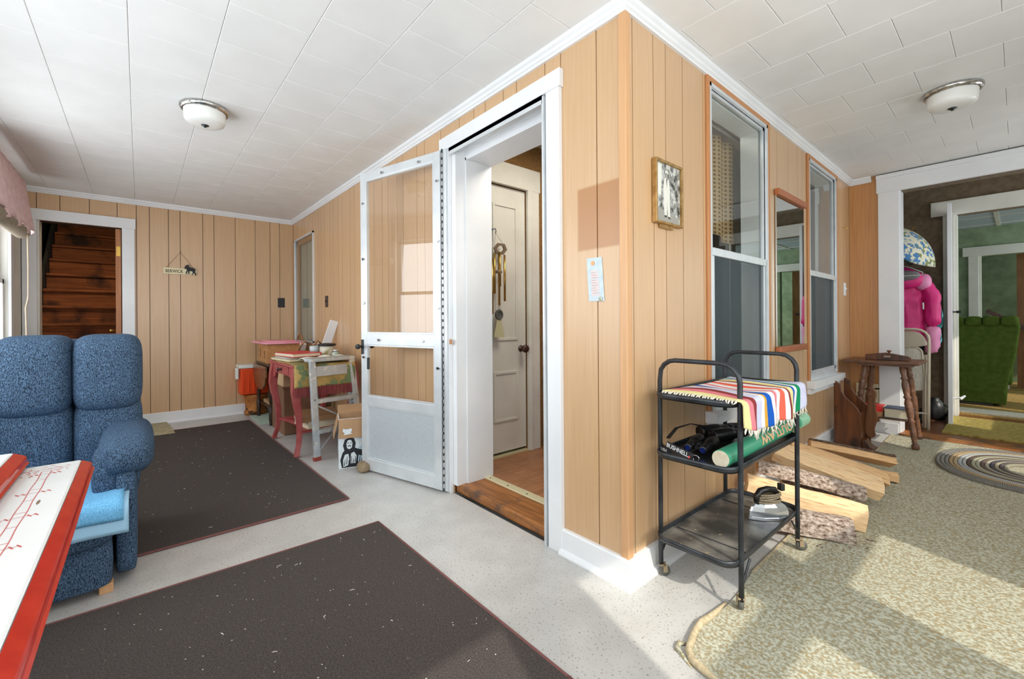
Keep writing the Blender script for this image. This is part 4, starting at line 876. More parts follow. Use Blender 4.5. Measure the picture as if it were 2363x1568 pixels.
MB().prism(pk, (-4.16, -.28, .8005), (1, 0, 0), (0, 1, 0), (0, 0, .022)).build('tray_rim', 'pink_plastic', pt, bevel=.006)
MB().prism([(x * .6 + .04, y * .7) for x, y in pk], (-4.16, -.28, .822), (1, 0, 0), (0, 1, 0), (0, 0, .012)).build('tray_centre', 'pink_plastic', pt, bevel=.005)
tag(MB().tube([(-3.96 + .09 * math.cos(a_ * .3142), -.13, .835 + .055 * math.sin(a_ * .3142)) for a_ in range(11)], .009, 8).box(-4.06, -3.86, -.14, -.12, .8235 + .012, .842).build('basket_handle', M('wicker', rgb(140, 92, 52), .8, c2=rgb(170, 120, 74), scale=80, bump=.5), loc=(-3.96, -.13, .83), smooth=True), 'arched brown wicker handle behind the pink tray', 'handle')

# ---------------------------------------------------------------- red side table with its load
M('red_paint', rgb(160, 66, 66), .42, c2=rgb(178, 88, 84), scale=14); M('drawer_knob', rgb(60, 32, 30), .4)
rt_ = thing('red_table', 'dusty red painted side table with curved legs and a small drawer', 'table', (-2.92, -.3, .01))
RX0, RX1, RY0, RY1, RZ = -3.32, -2.53, -.56, -.06, .70
top = []
for cx, cy, a0 in ((RX1 - .05, RY1 - .05, 0), (RX0 + .05, RY1 - .05, 90), (RX0 + .05, RY0 + .05, 180), (RX1 - .05, RY0 + .05, 270)): top += arc(cx, cy, .05, a0, a0 + 90, 5)
MB().prism(top, (0, 0, RZ - .02), (1, 0, 0), (0, 1, 0), (0, 0, .02)).build('table_top', 'red_paint', rt_, bevel=.004)
def cab(x, y, sx, sy):
    zs = [0.010, .03, .09, .18, .30, .42, .50, .58, .66, .68]; off = [.008, .004, -.012, -.022, -.016, .006, .014, .008, -.004, -.008]; w_ = [.020, .017, .016, .018, .021, .026, .030, .032, .034, .034]
    m_ = MB(); n = len(zs); vs = []
    for z, o_, a_ in zip(zs, off, w_): vs += [(x + sx * o_ + p * a_, y + sy * o_ + q * a_, z) for p, q in ((-1, -1), (1, -1), (1, 1), (-1, 1))]
    fs = [(3, 2, 1, 0), tuple((n - 1) * 4 + j for j in range(4))]
    for i in range(n - 1):
        for j in range(4): fs.append((i * 4 + j, i * 4 + (j + 1) % 4, (i + 1) * 4 + (j + 1) % 4, (i + 1) * 4 + j))
    m_.add(vs, fs); return m_
for x, y, sx, sy in ((-3.27, -.515, -1, -1), (-2.57, -.515, 1, -1), (-3.27, -.10, -1, 1), (-2.57, -.10, 1, 1)): cab(x, y, sx, sy).build('leg', 'red_paint', rt_, bevel=.004)
ap = [(-3.24, .68), (-2.60, .68), (-2.60, .55), (-2.66, .56), (-2.70, .60), (-2.78, .60), (-3.06, .60), (-3.14, .60), (-3.18, .56), (-3.24, .55)]
MB().prism(ap, (0, -.535, 0), (1, 0, 0), (0, 0, 1), (0, .02, 0)).build('apron', 'red_paint', rt_)
MB().box(-2.585, -2.565, -.485, -.13, .59, .68).build('apron', 'red_paint', rt_); MB().box(-3.275, -3.255, -.485, -.13, .59, .68).build('apron', 'red_paint', rt_)
dw = MB().box(-3.12, -2.72, -.543, -.535, .61, .672).build('drawer_front', 'red_paint', rt_, bevel=.003)
MB().lathe((-2.92, -.543, .642), (0, -1, 0), [(.020, 0), (.006, .004), (.006, .014), (.018, .02), (.014, .032), (0, .034)], 12).build('knob', 'drawer_knob', dw)
sh = [(-3.25, -.50), (-3.1, -.46), (-2.92, -.44), (-2.74, -.46), (-2.59, -.50), (-2.62, -.31), (-2.59, -.12), (-2.92, -.16), (-3.25, -.12), (-3.22, -.31)]
MB().prism(sh, (0, 0, .168), (1, 0, 0), (0, 1, 0), (0, 0, .022)).build('shelf', 'red_paint', rt_, bevel=.004)
# tapestry runner with fringe
M('tapestry', rgb(190, 160, 96), .9, c2=rgb(140, 116, 62), scale=7, lo=.42, hi=.6, detail=6, extra=(rgb(112, 124, 84), 9, .56)); M('fringe', rgb(150, 70, 70), .9, c2=rgb(118, 48, 52), scale=60, stretch=(3, 3, .2))
tp = thing('tapestry_runner', 'gold and green tapestry cloth with a red fringe draped over the red table', 'cloth', (-2.9, -.33, .70))
def tap(u, v):
    y = -.555 + .45 * v; s_ = u * 1.0
    if s_ < .80: return (-3.30 + s_ , y, RZ + .004 + .002 * math.sin(9 * v + 13 * u))
    return (-2.50 + .004 * math.sin(v * 20) + .012, y, RZ + .004 - (s_ - .80) * .85)
MB().grid(tap, 60, 24).build('runner_cloth', 'tapestry', tp, smooth=True, solid=.004)
fr_ = MB()
for i in range(84):
    y = -.552 + i * .0053; fr_.cyl((-2.488 + rr.uniform(-.002, .002), y, .536), (-2.486 + rr.uniform(-.004, .004), y + rr.uniform(-.002, .002), .465 + rr.uniform(-.006, .006)), .0026, n=4)
tag(fr_.build('fringe', 'fringe', tp), None, None, None, 'stuff')
# books and things on top
def book(name_label, x0, x1, y0, y1, z0, z1, cover, rot=0, cat='book', group=None, spine='x0'):
    cx, cy = (x0 + x1) / 2, (y0 + y1) / 2; t = thing('book', name_label, cat, (cx, cy, z0), group); R_ = Matrix.Rotation(rot, 3, 'Z')
    def rb(a, b, c, d, e, f, nm, mt):
        q = MB().box(a, b, c, d, e, f); q.v = [tuple(R_ @ (Vector(p) - Vector((cx, cy, 0))) + Vector((cx, cy, 0))) for p in q.v]; return q.build(nm, mt, t)
    th = .004; rb(x0, x1, y0, y1, z0, z0 + th, 'cover', cover); rb(x0, x1, y0, y1, z1 - th, z1, 'cover', cover)
    if spine == 'x0': rb(x0, x0 + th, y0, y1, z0 + th, z1 - th, 'spine', cover)
    elif spine == 'x1': rb(x1 - th, x1, y0, y1, z0 + th, z1 - th, 'spine', cover)
    elif spine == 'y0': rb(x0, x1, y0, y0 + th, z0 + th, z1 - th, 'spine', cover)
    else: rb(x0, x1, y1 - th, y1, z0 + th, z1 - th, 'spine', cover)
    rb(x0 + .006, x1 - .006, y0 + .006, y1 - .006, z0 + th, z1 - th, 'pages', 'paper')
M('paper', rgb(224, 212, 184), .8); M('cover_red', rgb(206, 46, 44), .4); M('cover_cream', rgb(214, 200, 166), .6); M('cover_navy', rgb(64, 76, 96), .5); M('cover_black', rgb(30, 28, 28), .5); M('cover_brown', rgb(158, 118, 80), .6); M('cover_grey', rgb(150, 152, 158), .5)
TZ = RZ + .011
book('cream book at the bottom of the stack on the tapestry cloth', -3.16, -2.76, -.55, -.30, TZ, TZ + .016, 'cover_cream', .12, spine='y1')
book('thin white and green book in the stack on the tapestry cloth', -3.14, -2.80, -.54, -.31, TZ + .0165, TZ + .032, 'cover_grey', .05, spine='y1')
book('bright red book on top of the stack on the tapestry cloth', -3.12, -2.76, -.53, -.30, TZ + .0325, TZ + .062, 'cover_red', .16, spine='y1')
# brown and white strapped shoes-like bundle behind the books
M('tan_leather', rgb(150, 104, 72), .5); M('white_lining', rgb(226, 218, 210), .7)
for i, (x, y) in enumerate(((-3.24, -.30), (-3.20, -.20))):
    sb = thing('sandal', ('left' if i == 0 else 'right') + '-hand one of two brown and white sandals standing behind the red book', 'shoe', (x, y, TZ), 'pair of sandals')
    MB().bar((x - .05, y, TZ + .006), (x + .05, y + .0, TZ + .12), .06, .02, (0, 0, 1)).build('sole', 'white_lining', sb, bevel=.006)
    MB().tube([(x - .03, y - .035, TZ + .02), (x + .05, y - .03, TZ + .10), (x + .095, y, TZ + .145), (x + .06, y + .03, TZ + .12), (x - .02, y + .035, TZ + .03)], .009, 8).build('strap', 'tan_leather', sb, smooth=True)
    MB().tube([(x - .02, y - .035, TZ + .012), (x + .07, y - .01, TZ + .05), (x + .06, y + .035, TZ + .055)], .009, 8).build('strap', 'tan_leather', sb, smooth=True)
# canister, small jar, dark glass, leaning board, white scarf
cn = thing('canister', 'tall patterned jar with a black lid on the red table', 'jar', (-2.93, -.18, TZ))
MB().lathe((-2.93, -.18, TZ), (0, 0, 1), [(.056, 0), (.060, .006), (.060, .095), (.055, .105)], 24).build('jar_body', M('jar_floral', rgb(206, 200, 182), .3, c2=rgb(150, 140, 78), scale=16, lo=.5, hi=.6), cn, smooth=True)
MB().lathe((-2.93, -.18, TZ + .105), (0, 0, 1), [(.055, 0), (.073, .003), (.073, .014), (.066, .020), (.03, .024), (0, .025)], 24).build('jar_lid', 'black_plastic', cn, smooth=True)
M('jar_glass', rgb(176, 184, 170), .1, c2=rgb(120, 128, 112), scale=30)
jr = thing('glass_jar', 'small clear glass jar in front of the patterned canister', 'jar', (-2.72, -.20, TZ))
MB().lathe((-2.74, -.17, TZ), (0, 0, 1), [(.030, 0), (.034, .006), (.034, .05), (.024, .062), (.024, .066)], 18).build('jar_body', 'jar_glass', jr, smooth=True)
MB().lathe((-2.74, -.17, TZ + .066), (0, 0, 1), [(.027, 0), (.027, .014), (.024, .016)], 18).build('jar_lid', 'chrome', jr, smooth=True)
gj = thing('candle_glass', 'dark-based glass tumbler beside the red book', 'glass', (-3.0, -.33, TZ))
MB().lathe((-3.0, -.265, TZ), (0, 0, 1), [(.034, 0), (.036, .05)], 18).build('dark_base', M('wine', rgb(48, 16, 20), .2), gj, smooth=True)
MB().lathe((-3.0, -.265, TZ + .05), (0, 0, 1), [(.036, 0), (.039, .055), (.036, .055), (.033, .005)], 18).build('glass_wall', M('milky', rgb(196, 206, 208), .15), gj, smooth=True)
tag(MB().bar((-3.42, -.19, TZ), (-3.36, -.022, 1.03), .09, .02, (1, 0, 0)).build('wood_offcut', 'white_paint', loc=(-3.36, -.1, TZ), bevel=.002), 'white painted board leaning on the wall behind the red table', 'board') if 0 else None
tag(MB().bar((-3.27, -.115, TZ), (-3.19, -.030, 1.035), .075, .016, (1, 0, 0)).build('painted_board', 'white_paint', loc=(-3.2, -.1, TZ), bevel=.002), 'white painted board leaning against the wall on the red table', 'board')
def scarf(u, v): 
    x = -2.70 + .19 * v; y = -.47 + .36 * u
    return (x + .02 * math.sin(u * 5), y, TZ + .012 + .032 * math.sin(math.pi * min(1, max(0, v))) ** .6 * (1 + .25 * math.sin(u * 17)) * (.5 + .5 * math.sin(math.pi * (u * .9 + .05))))
tag(MB().grid(scarf, 40, 14).build('folded_cloth', M('off_white_cloth', rgb(222, 220, 208), .95, bump=.3, bscale=40), loc=(-2.6, -.3, TZ), smooth=True, solid=.006), 'crumpled off-white cloth at the ladder end of the red table', 'cloth')
# boxes and books below it
M('cardboard', rgb(176, 140, 104), .85, c2=rgb(188, 152, 116), scale=6); M('cardboard_dark', rgb(128, 92, 68), .8, c2=rgb(142, 104, 78), scale=6); M('cardboard_light', rgb(212, 178, 138), .85)
bx = thing('storage_box', 'tall brown cardboard box standing behind the red table legs', 'box', (-3.5, -.3, 0))
MB().box(-3.80, -3.335, -.43, -.12, .001, .42).build('box_body', 'cardboard_dark', bx, bevel=.006); MB().box(-3.81, -3.325, -.44, -.11, .42, .436).build('box_lid', 'cardboard_dark', bx, bevel=.003)
tag(MB().box(-3.70, -3.34, -.43, -.14, .437, .57).build('carton', 'cardboard_light', loc=(-3.5, -.28, .437), bevel=.003), 'pale tan carton on top of the tall brown box under the red table', 'box')
book('thick white book on the shelf of the red table', -2.92, -2.62, -.44, -.20, .1905, .245, 'paper', .1, spine='x1')
book('tan book on top of the shelf stack in the red table', -2.95, -2.60, -.46, -.16, .2455, .285, 'cover_brown', -.1, spine='x1')
sc = thing('scissors', 'orange-handled scissors on the lower shelf of the red table', 'scissors', (-2.62, -.15, .19))
M('orange_plastic', rgb(232, 92, 36), .4)
for s_ in (-1, 1): MB().tube([(-2.60 + s_ * .02 + .016 * math.cos(a_ * .628), -.155 + .022 * math.sin(a_ * .628) - s_ * .01, .196) for a_ in range(10)], .0045, 6, closed=True).build('handle_loop', 'orange_plastic', sc, smooth=True)
MB().bar((-2.60, -.18, .195), (-2.66, -.28, .195), .012, .003).build('blade', 'chrome', sc)

# ---------------------------------------------------------------- aluminium step ladder
ld = thing('step_ladder', 'aluminium step ladder standing between the red table and the storm door', 'ladder', (-2.45, -.28, 0))
LW = Vector((-.2, .98, 0)); LFr = Vector((.98, .2, 0)); L0 = Vector((-2.395, -.425, .008))
M('ladder_alu', rgb(206, 210, 212), .42, .45, c2=rgb(186, 192, 196), scale=14, extra=(rgb(226, 224, 214), 16, .62)); M('ladder_tread', rgb(150, 146, 134), .7, c2=rgb(176, 172, 160), scale=30); M('red_foot', rgb(150, 62, 52), .7)
def lp(w_, f_, z): return L0 + LW * w_ + LFr * f_ + Vector((0, 0, z))
WB, WT, HT = .40, .275, .735
def railp(side, t):   # front rail, t 0 floor .. 1 top
    w_ = -.012 * t if side == 0 else .365 - .055 * t; return lp(w_, -.045 * t, HT * t)
for s_ in (0, 1): MB().bar(railp(s_, 0), railp(s_, 1), .045, .022, LFr).build('rail', 'ladder_alu', ld, bevel=.002)
for s_ in (0, 1):
    ins = .07; w_ = ins if s_ == 0 else WB - ins
    MB().bar(railp(s_, .03) + LW * (.03 if s_ == 0 else -.03) - LFr * .028, railp(s_, .9) + LW * (.03 if s_ == 0 else -.03) - LFr * .028, .024, .018, LFr).build('rear_leg', 'ladder_alu', ld, bevel=.002)
for t in (.29, .595):
    a_, b_ = railp(0, t) + LW * .018, railp(1, t) - LW * .018
    MB().obox(a_ - LFr * .035 - DZ * .03, b_ - a_, LFr * .052, DZ * .028).build('step', 'ladder_alu', ld, bevel=.002)
    MB().obox(a_ - LFr * .033 - DZ * .002, b_ - a_, LFr * .048, DZ * .003).build('step_tread', 'ladder_tread', ld)
a_, b_ = railp(0, 1) - LW * .02, railp(1, 1) + LW * .02
MB().obox(a_ - LFr * .08 - DZ * .018, b_ - a_, LFr * .105, DZ * .026).build('top_cap', 'ladder_alu', ld, bevel=.004)
MB().obox(a_ - LFr * .078 + DZ * .008, b_ - a_, LFr * .10, DZ * .002).build('top_tread', 'ladder_tread', ld)
MB().obox(railp(0, .92) - DZ * .07 + LW * .02, railp(1, .92) - railp(0, .92) - LW * .04, -LFr * .012, DZ * .075).build('front_band', 'ladder_alu', ld)
for (p, q) in ((railp(0, .06), lp(.17, -.025, .19)), (railp(1, .06), lp(.19, -.025, .19)), (railp(0, .55), lp(.18, -.03, .30)), (railp(1, .55), lp(.19, -.03, .30))): MB().bar(p, q, .012, .004, LFr).build('brace', 'ladder_alu', ld)
for s_ in (0, 1): MB().bar(railp(s_, 0) - DZ * .008, railp(s_, 0) + DZ * .02, .05, .03, LFr).build('rubber_foot', 'red_foot', ld)
for t in (.29, .595): 
    for s_ in (0, 1): MB().cyl(railp(s_, t) + LFr * .011, railp(s_, t) + LFr * .015, .006, n=8).build('rivet', 'chrome', ld)

# ---------------------------------------------------------------- printed carton and door-stop stone
M('white_card', rgb(226, 234, 238), .6); M('print_black', rgb(28, 32, 38), .6); M('print_blue', rgb(190, 212, 226), .6)
B0 = Vector((-2.092, -.372, .001)); BU = Vector((.30, .954, 0)); BV = Vector((-.954, .30, 0)); BWU, BWV, BH = .27, .235, .345
pb = thing('printed_carton', 'open white carton printed with a black and white figure beside the storm door', 'box', B0)
t_ = .005
MB().obox(B0, BU * BWU, BV * t_, DZ * BH).build('side_panel', 'white_card', pb); MB().obox(B0 + BV * (BWV - t_), BU * BWU, BV * t_, DZ * BH).build('side_panel', 'cardboard', pb)
MB().obox(B0 + BV * t_, BU * t_, BV * (BWV - 2 * t_), DZ * BH).build('side_panel', 'white_card', pb); MB().obox(B0 + BU * (BWU - t_) + BV * t_, BU * t_, BV * (BWV - 2 * t_), DZ * BH).build('side_panel', 'cardboard', pb)
MB().obox(B0 + BV * t_ + BU * t_, BU * (BWU - 2 * t_), BV * (BWV - 2 * t_), DZ * t_).build('bottom_panel', 'cardboard', pb)
MB().obox(B0 + BV * (BWV - t_ - .003) + BU * t_ + DZ * .02, BU * (BWU - 2 * t_), BV * .003, DZ * (BH - .025)).build('inner_liner', 'cardboard', pb)
MB().obox(B0 + DZ * (BH - .002), BU * BWU, -BV * .022 - DZ * .128, -BV * .004).build('flap', 'cardboard', pb)
MB().obox(B0 + DZ * (BH - .002), BV * BWV * .98, -BU * .03 - DZ * .128, -BU * .004).build('flap', 'cardboard', pb)
MB().obox(B0 + BV * BWV + DZ * (BH - .002), BU * BWU, BV * .10 + DZ * .04, DZ * .004).build('flap', 'cardboard', pb)
NB = -BV   # outward normal of the printed face
def face(poly, mat, d, nm='figure_print'): return MB().prism([(x * .001, z * .001) for x, z in poly], B0 + NB * d, BU, DZ, NB * .0004).build(nm, mat, pb)
face([(20, 5), (10, 60), (25, 110), (60, 150), (100, 140), (150, 120), (200, 90), (230, 20), (200, 5)], 'print_black', .0004)
face([(30, 10), (28, 60), (40, 95), (62, 100), (70, 60), (60, 20)], 'white_card', .001); face([(75, 30), (80, 100), (100, 110), (118, 80), (110, 30)], 'white_card', .001); face([(125, 40), (130, 85), (170, 70), (185, 30), (150, 15)], 'print_blue', .001)
face([(38, 120), (28, 160), (40, 200), (70, 214), (100, 205), (112, 170), (104, 125), (72, 118)], 'print_black', .0009); face([(54, 140), (50, 172), (60, 194), (80, 196), (90, 174), (86, 142), (70, 130)], 'white_card', .0014)
face([(56, 176), (66, 178), (66, 173), (57, 171)], 'print_black', .0019); face([(74, 178), (84, 176), (83, 171), (74, 173)], 'print_black', .0019); face([(58, 154), (70, 160), (82, 154), (78, 149), (70, 153), (62, 149)], 'print_black', .0019)
face([(66, 80), (64, 92), (72, 98), (80, 92), (78, 80)], 'print_black', .0016); face([(120, 130), (150, 150), (190, 158), (215, 150), (215, 120), (160, 118)], 'print_blue', .0012); face([(168, 20), (180, 60), (215, 70), (215, 15)], 'print_black', .0016)
for i in range(9): face([(34 + i * 14, 20 + i % 3 * 9), (40 + i * 14, 62 + i % 2 * 20), (43 + i * 14, 60 + i % 2 * 20), (39 + i * 14, 18 + i % 3 * 9)], 'print_black', .0021)
text_mesh('lettering', 'WH', .045, B0 + NB * .001 + BU * .150 + DZ * .196, BU, DZ, 'print_black', pb); text_mesh('lettering', 'RU', .045, B0 + NB * .001 + BU * .172 + DZ * .160, BU, DZ, 'print_black', pb)
NS = -BU
def face2(poly, mat, d): return MB().prism([(x * .001, z * .001) for x, z in poly], B0 + NS * d, BV, DZ, NS * .0004).build('figure_print', mat, pb)
face2([(200, 170), (185, 160), (190, 120), (205, 100), (222, 130), (220, 165)], 'print_black', .0004); face2([(40, 30), (100, 60), (170, 90), (190, 60), (200, 30), (180, 34), (150, 70), (100, 46)], 'print_black', .0004); face2([(30, 28), (215, 28), (215, 24), (30, 24)], 'print_black', .0004); face2([(60, 60), (90, 150), (150, 170), (170, 110), (120, 80)], 'print_blue', .0003)
face([(28, 282), (50, 276), (82, 280), (88, 268), (78, 252), (90, 244), (60, 240), (30, 238), (40, 250), (26, 262)], 'white_card', .0235, 'torn_label')
m_ = MB().sup((-1.935, -.262, .034), (.052, .042, .033), .8, 18, 12); rr = random.Random(9)
m_.v = [(x + .004 * math.sin(40 * y + 31 * z), y + .004 * math.sin(50 * z + 20 * x), max(z + .003 * math.sin(60 * x), .001)) for x, y, z in m_.v]
tag(m_.build('stone', M('river_stone', rgb(132, 112, 86), .8, c2=rgb(156, 136, 108), scale=20, bump=.3), loc=(-1.935, -.262, 0), smooth=True), 'rounded brown stone holding the storm door open', 'stone')
# ---------------------------------------------------------------- black tea cart
M('cart_black', rgb(40, 42, 46), .35, .35, c2=rgb(62, 66, 70), scale=16); M('cart_tray', rgb(46, 48, 50), .32, .3, c2=rgb(70, 70, 68), scale=10); M('wheel', rgb(92, 92, 86), .6); M('caster_tan', rgb(158, 138, 108), .6)
M('dusty_tray', rgb(70, 70, 68), .4, .3, c2=rgb(150, 146, 138), scale=7, lo=.40, hi=.66, detail=6, extra=(rgb(176, 160, 120), 60, .70))
ct = thing('tea_cart', 'black metal three-tier tea cart on casters by the corner', 'cart', (.2, .45, 0))
CX0, CX1, CY0, CY1 = .046, .350, .157, .745
def zt(y): return FS(y)
for y in (CY0, CY1):
    zf = FS(y) + .045; top = .862 + FS(y) * .3; r_ = .065; pts = [(CX0, y, zf)] + [(CX0, y, z) for z in (.2, .5, top - r_ - .02)]
    pts += [(CX0 + r_ - r_ * math.cos(a_), y, top - r_ + r_ * math.sin(a_)) for a_ in (0.4, .8, 1.2, 1.57)] + [(CX1 - r_ + r_ * math.sin(a_), y, top - r_ + r_ * math.cos(a_)) for a_ in (0, .4, .8, 1.2, 1.57)] + [(CX1, y, z) for z in (.5, .2)] + [(CX1, y, zf)]
    MB().tube(pts, .0092, 10).build('tube_frame', 'cart_black', ct, smooth=True)
def tray(z, mat, nm):
    x0, x1, y0, y1 = CX0 + .004, CX1 - .006, CY0 - .055, CY1 + .055; rr_ = .05; ring = []
    for cx, cy, a0 in ((x1 - rr_, y1 - rr_, 0), (x0 + rr_, y1 - rr_, 90), (x0 + rr_, y0 + rr_, 180), (x1 - rr_, y0 + rr_, 270)): ring += arc(cx, cy, rr_, a0, a0 + 90, 6)
    MB().prism(ring, (0, 0, z - .004), (1, 0, 0), (0, 1, 0), (0, 0, .005)).build(nm, mat, ct)
    n = len(ring); rim = MB(); cx, cy = (x0 + x1) / 2, (y0 + y1) / 2
    vs = []
    for (x, y) in ring:
        dx, dy = x - cx, y - cy; f = lambda k: (x + math.copysign(min(abs(dx), k), dx) * (1 if k > 0 else -1), y)
        for o_, h in ((.0, -.006), (.007, .004), (.008, .017), (.003, .019), (-.001, .016), (-.004, .001)):
            l = math.hypot(dx, dy); vs.append((x + dx / l * o_, y + dy / l * o_, z + h))
    m = 6; fs = []
    for i in range(n):
        for j in range(m): fs.append((i * m + j, ((i + 1) % n) * m + j, ((i + 1) % n) * m + (j + 1) % m, i * m + (j + 1) % m))
    rim.add(vs, fs); rim.build('tray_rim', 'cart_black', ct, smooth=True)
Z3, Z2, Z1 = .172, .495, .722
tray(Z3, 'dusty_tray', 'bottom_tray'); tray(Z2, 'cart_tray', 'middle_tray'); tray(Z1, 'cart_tray', 'top_tray')
for x in (CX0, CX1):
    for y, s_ in ((CY0, 1), (CY1, -1)): MB().cyl((x, y, .085 + FS(y)), (x + (.0), y + s_ * .075, Z3 - .006), .0045, n=8).build('strut', 'cart_black', ct)
for x, y, an in ((CX0, CY0, .9), (CX1, CY0, 2.2), (CX1, CY1, .5), (CX0, CY1, .5)):
    zf = FS(y) + (.0095 if x > .3 else 0); d = Vector((math.cos(an), math.sin(an), 0)); c = Vector((x, y, zf + .0215)) + d * .014; ax = Vector((-d.y, d.x, 0))
    cs = MB().lathe(c - ax * .008, ax, [(.010, 0), (.020, .001), (.0215, .004), (.0215, .012), (.020, .015), (.010, .016)], 18).build('caster_wheel', 'wheel', ct, smooth=True)
    MB().obox(c - ax * .012 - d * .008 + DZ * -.004, d * .016, ax * .003, DZ * .03).obox(c + ax * .009 - d * .008 + DZ * -.004, d * .016, ax * .003, DZ * .03).obox(Vector((x, y, zf + .042)) - ax * .012 - d * .008, d * .022, ax * .024, DZ * .006).build('caster_fork', 'caster_tan', cs)
for y in (.245, .66): MB().box(CX0 + .02, CX1 - .02, y, y + .004, Z3 + .001, Z3 + .0035).build('tray_crease', 'cart_black', ct)
# crocheted afghan
LIL, YEL, PNK, MAR, WHT, GLD, BLU, COR, GRN = (rgb(214, 214, 236), rgb(238, 226, 160), rgb(232, 138, 146), rgb(148, 62, 62), rgb(240, 240, 240), rgb(222, 168, 70), rgb(34, 96, 190), rgb(240, 112, 90), rgb(28, 146, 98))
seq = [(YEL, .042), (PNK, .06), (MAR, .06), (LIL, .085), (WHT, .025), (GLD, .025), (BLU, .055), (WHT, .06), (PNK, .05), (WHT, .06), (COR, .06), (WHT, .05), (MAR, .03), (YEL, .075), (BLU, .04), (WHT, .04), (GRN, .05), (LIL, .10)]
st = []; acc = 0; tot = sum(q for _, q in seq)
for c, q in seq: st.append((acc / tot, c)); acc += q
stripes('afghan_wool', st)
af = thing('afghan', 'crocheted afghan in multicoloured stripes draped over the top of the tea cart', 'blanket', (.22, .43, Z1 + .02))
def afg(u, v):
    y = .125 + .60 * v + .012 * math.sin(u * 6 + v * 3); s_ = u * .388; x0 = .075 + .03 * math.sin(v * 3.1)
    x = x0 + s_; e = .366
    z = Z1 + .022 + .008 * math.sin(v * 10) * math.sin(u * 5)
    if x > e:
        d_ = x - e; a_ = min(d_ / .03, 1) * 1.5708; x = e + .014 * math.sin(a_) + .010 * math.sin(v * 21) * min(1, d_ * 12); z -= .019 * (1 - math.cos(a_)) + max(0, d_ - .03) * 1.05
    y -= .05 * max(0, s_ - .28) * (1 - v)
    return (x, y, z)
MB().grid(afg, 60, 90).build('afghan_body', 'afghan_wool', af, smooth=True, solid=.007)
M('fringe_white', rgb(236, 230, 212), .9); ff = MB(); rr = random.Random(4)
for i in range(46):
    v = (i + .5) / 46; p = Vector(afg(1, v)); ff.tube([p, p + Vector((rr.uniform(-.004, .006), rr.uniform(-.004, .004), -.012)), p + Vector((rr.uniform(-.008, .010), rr.uniform(-.008, .008), -.018 - rr.random() * .018))], [.0035, .003, .0012], 5)
for i in range(26):
    u = .02 + i * .028; p = Vector(afg(u, 0)); ff.tube([p, p + Vector((rr.uniform(-.004, .004), -.010, -.004)), p + Vector((rr.uniform(-.008, .008), -.016 - rr.random() * .006, -.010))], [.004, .0035, .0012], 5)
tag(ff.build('fringe', 'fringe_white', af, smooth=True), None, None, None, 'stuff')
# green tube
M('tube_green', rgb(60, 150, 116), .35, c2=rgb(72, 162, 126), scale=5); M('tube_cap', rgb(150, 204, 168), .4); M('tube_end', rgb(222, 212, 188), .6, c2=rgb(196, 180, 150), scale=20); M('letter_peach', rgb(232, 184, 138), .6)
gt = thing('cardboard_tube', 'green tube lettered in orange lying on the middle tray of the tea cart', 'tube', (.31, .5, Z2 + .003))
TA, TB = Vector((.296, .128, Z2 + .036)), Vector((.306, .99, Z2 + .052)); TD = (TB - TA).normalized(); TR = .031
MB().tube([TA, TA.lerp(TB, .86)], TR, 32).build('tube_body', 'tube_green', gt, smooth=False)
MB().tube([TA.lerp(TB, .855), TB - TD * .012, TB], [TR + .002, TR + .002, TR - .008], 32).build('tube_cap', 'tube_cap', gt)
MB().tube([TA - TD * .004, TA], [TR - .002, TR - .002], 32).build('end_cap', 'tube_end', gt)
side = Vector((TD.y, -TD.x, 0))
tl = text_mesh('lettering', 'OUTLAW', .064, (0, 0, 0), (1, 0, 0), (0, 1, 0), 'letter_peach', gt, bold=.0016)
bmx = bmesh.new(); bmx.from_mesh(tl.data); bmesh.ops.triangulate(bmx, faces=bmx.faces[:]); bmesh.ops.subdivide_edges(bmx, edges=bmx.edges[:], cuts=3, use_grid_fill=True); bmx.to_mesh(tl.data); bmx.free()
o_ = OFF['cardboard_tube']; xs = [q.co.x + o_.x for q in tl.data.vertices]; x0, x1 = min(xs), max(xs)
for q in tl.data.vertices:
    X, Yv, Zv = q.co.x + o_.x, q.co.y + o_.y, q.co.z + o_.z
    f = (X - x0) / (x1 - x0); an = math.radians(24) - (Yv - .022) / TR * .72   # wrapped, upside down as seen from the room
    P = TA + TD * (.615 - f * .335) + (side * math.cos(an) + DZ * math.sin(an)) * (TR + .0010 + max(0, Zv))
    q.co = P - o_
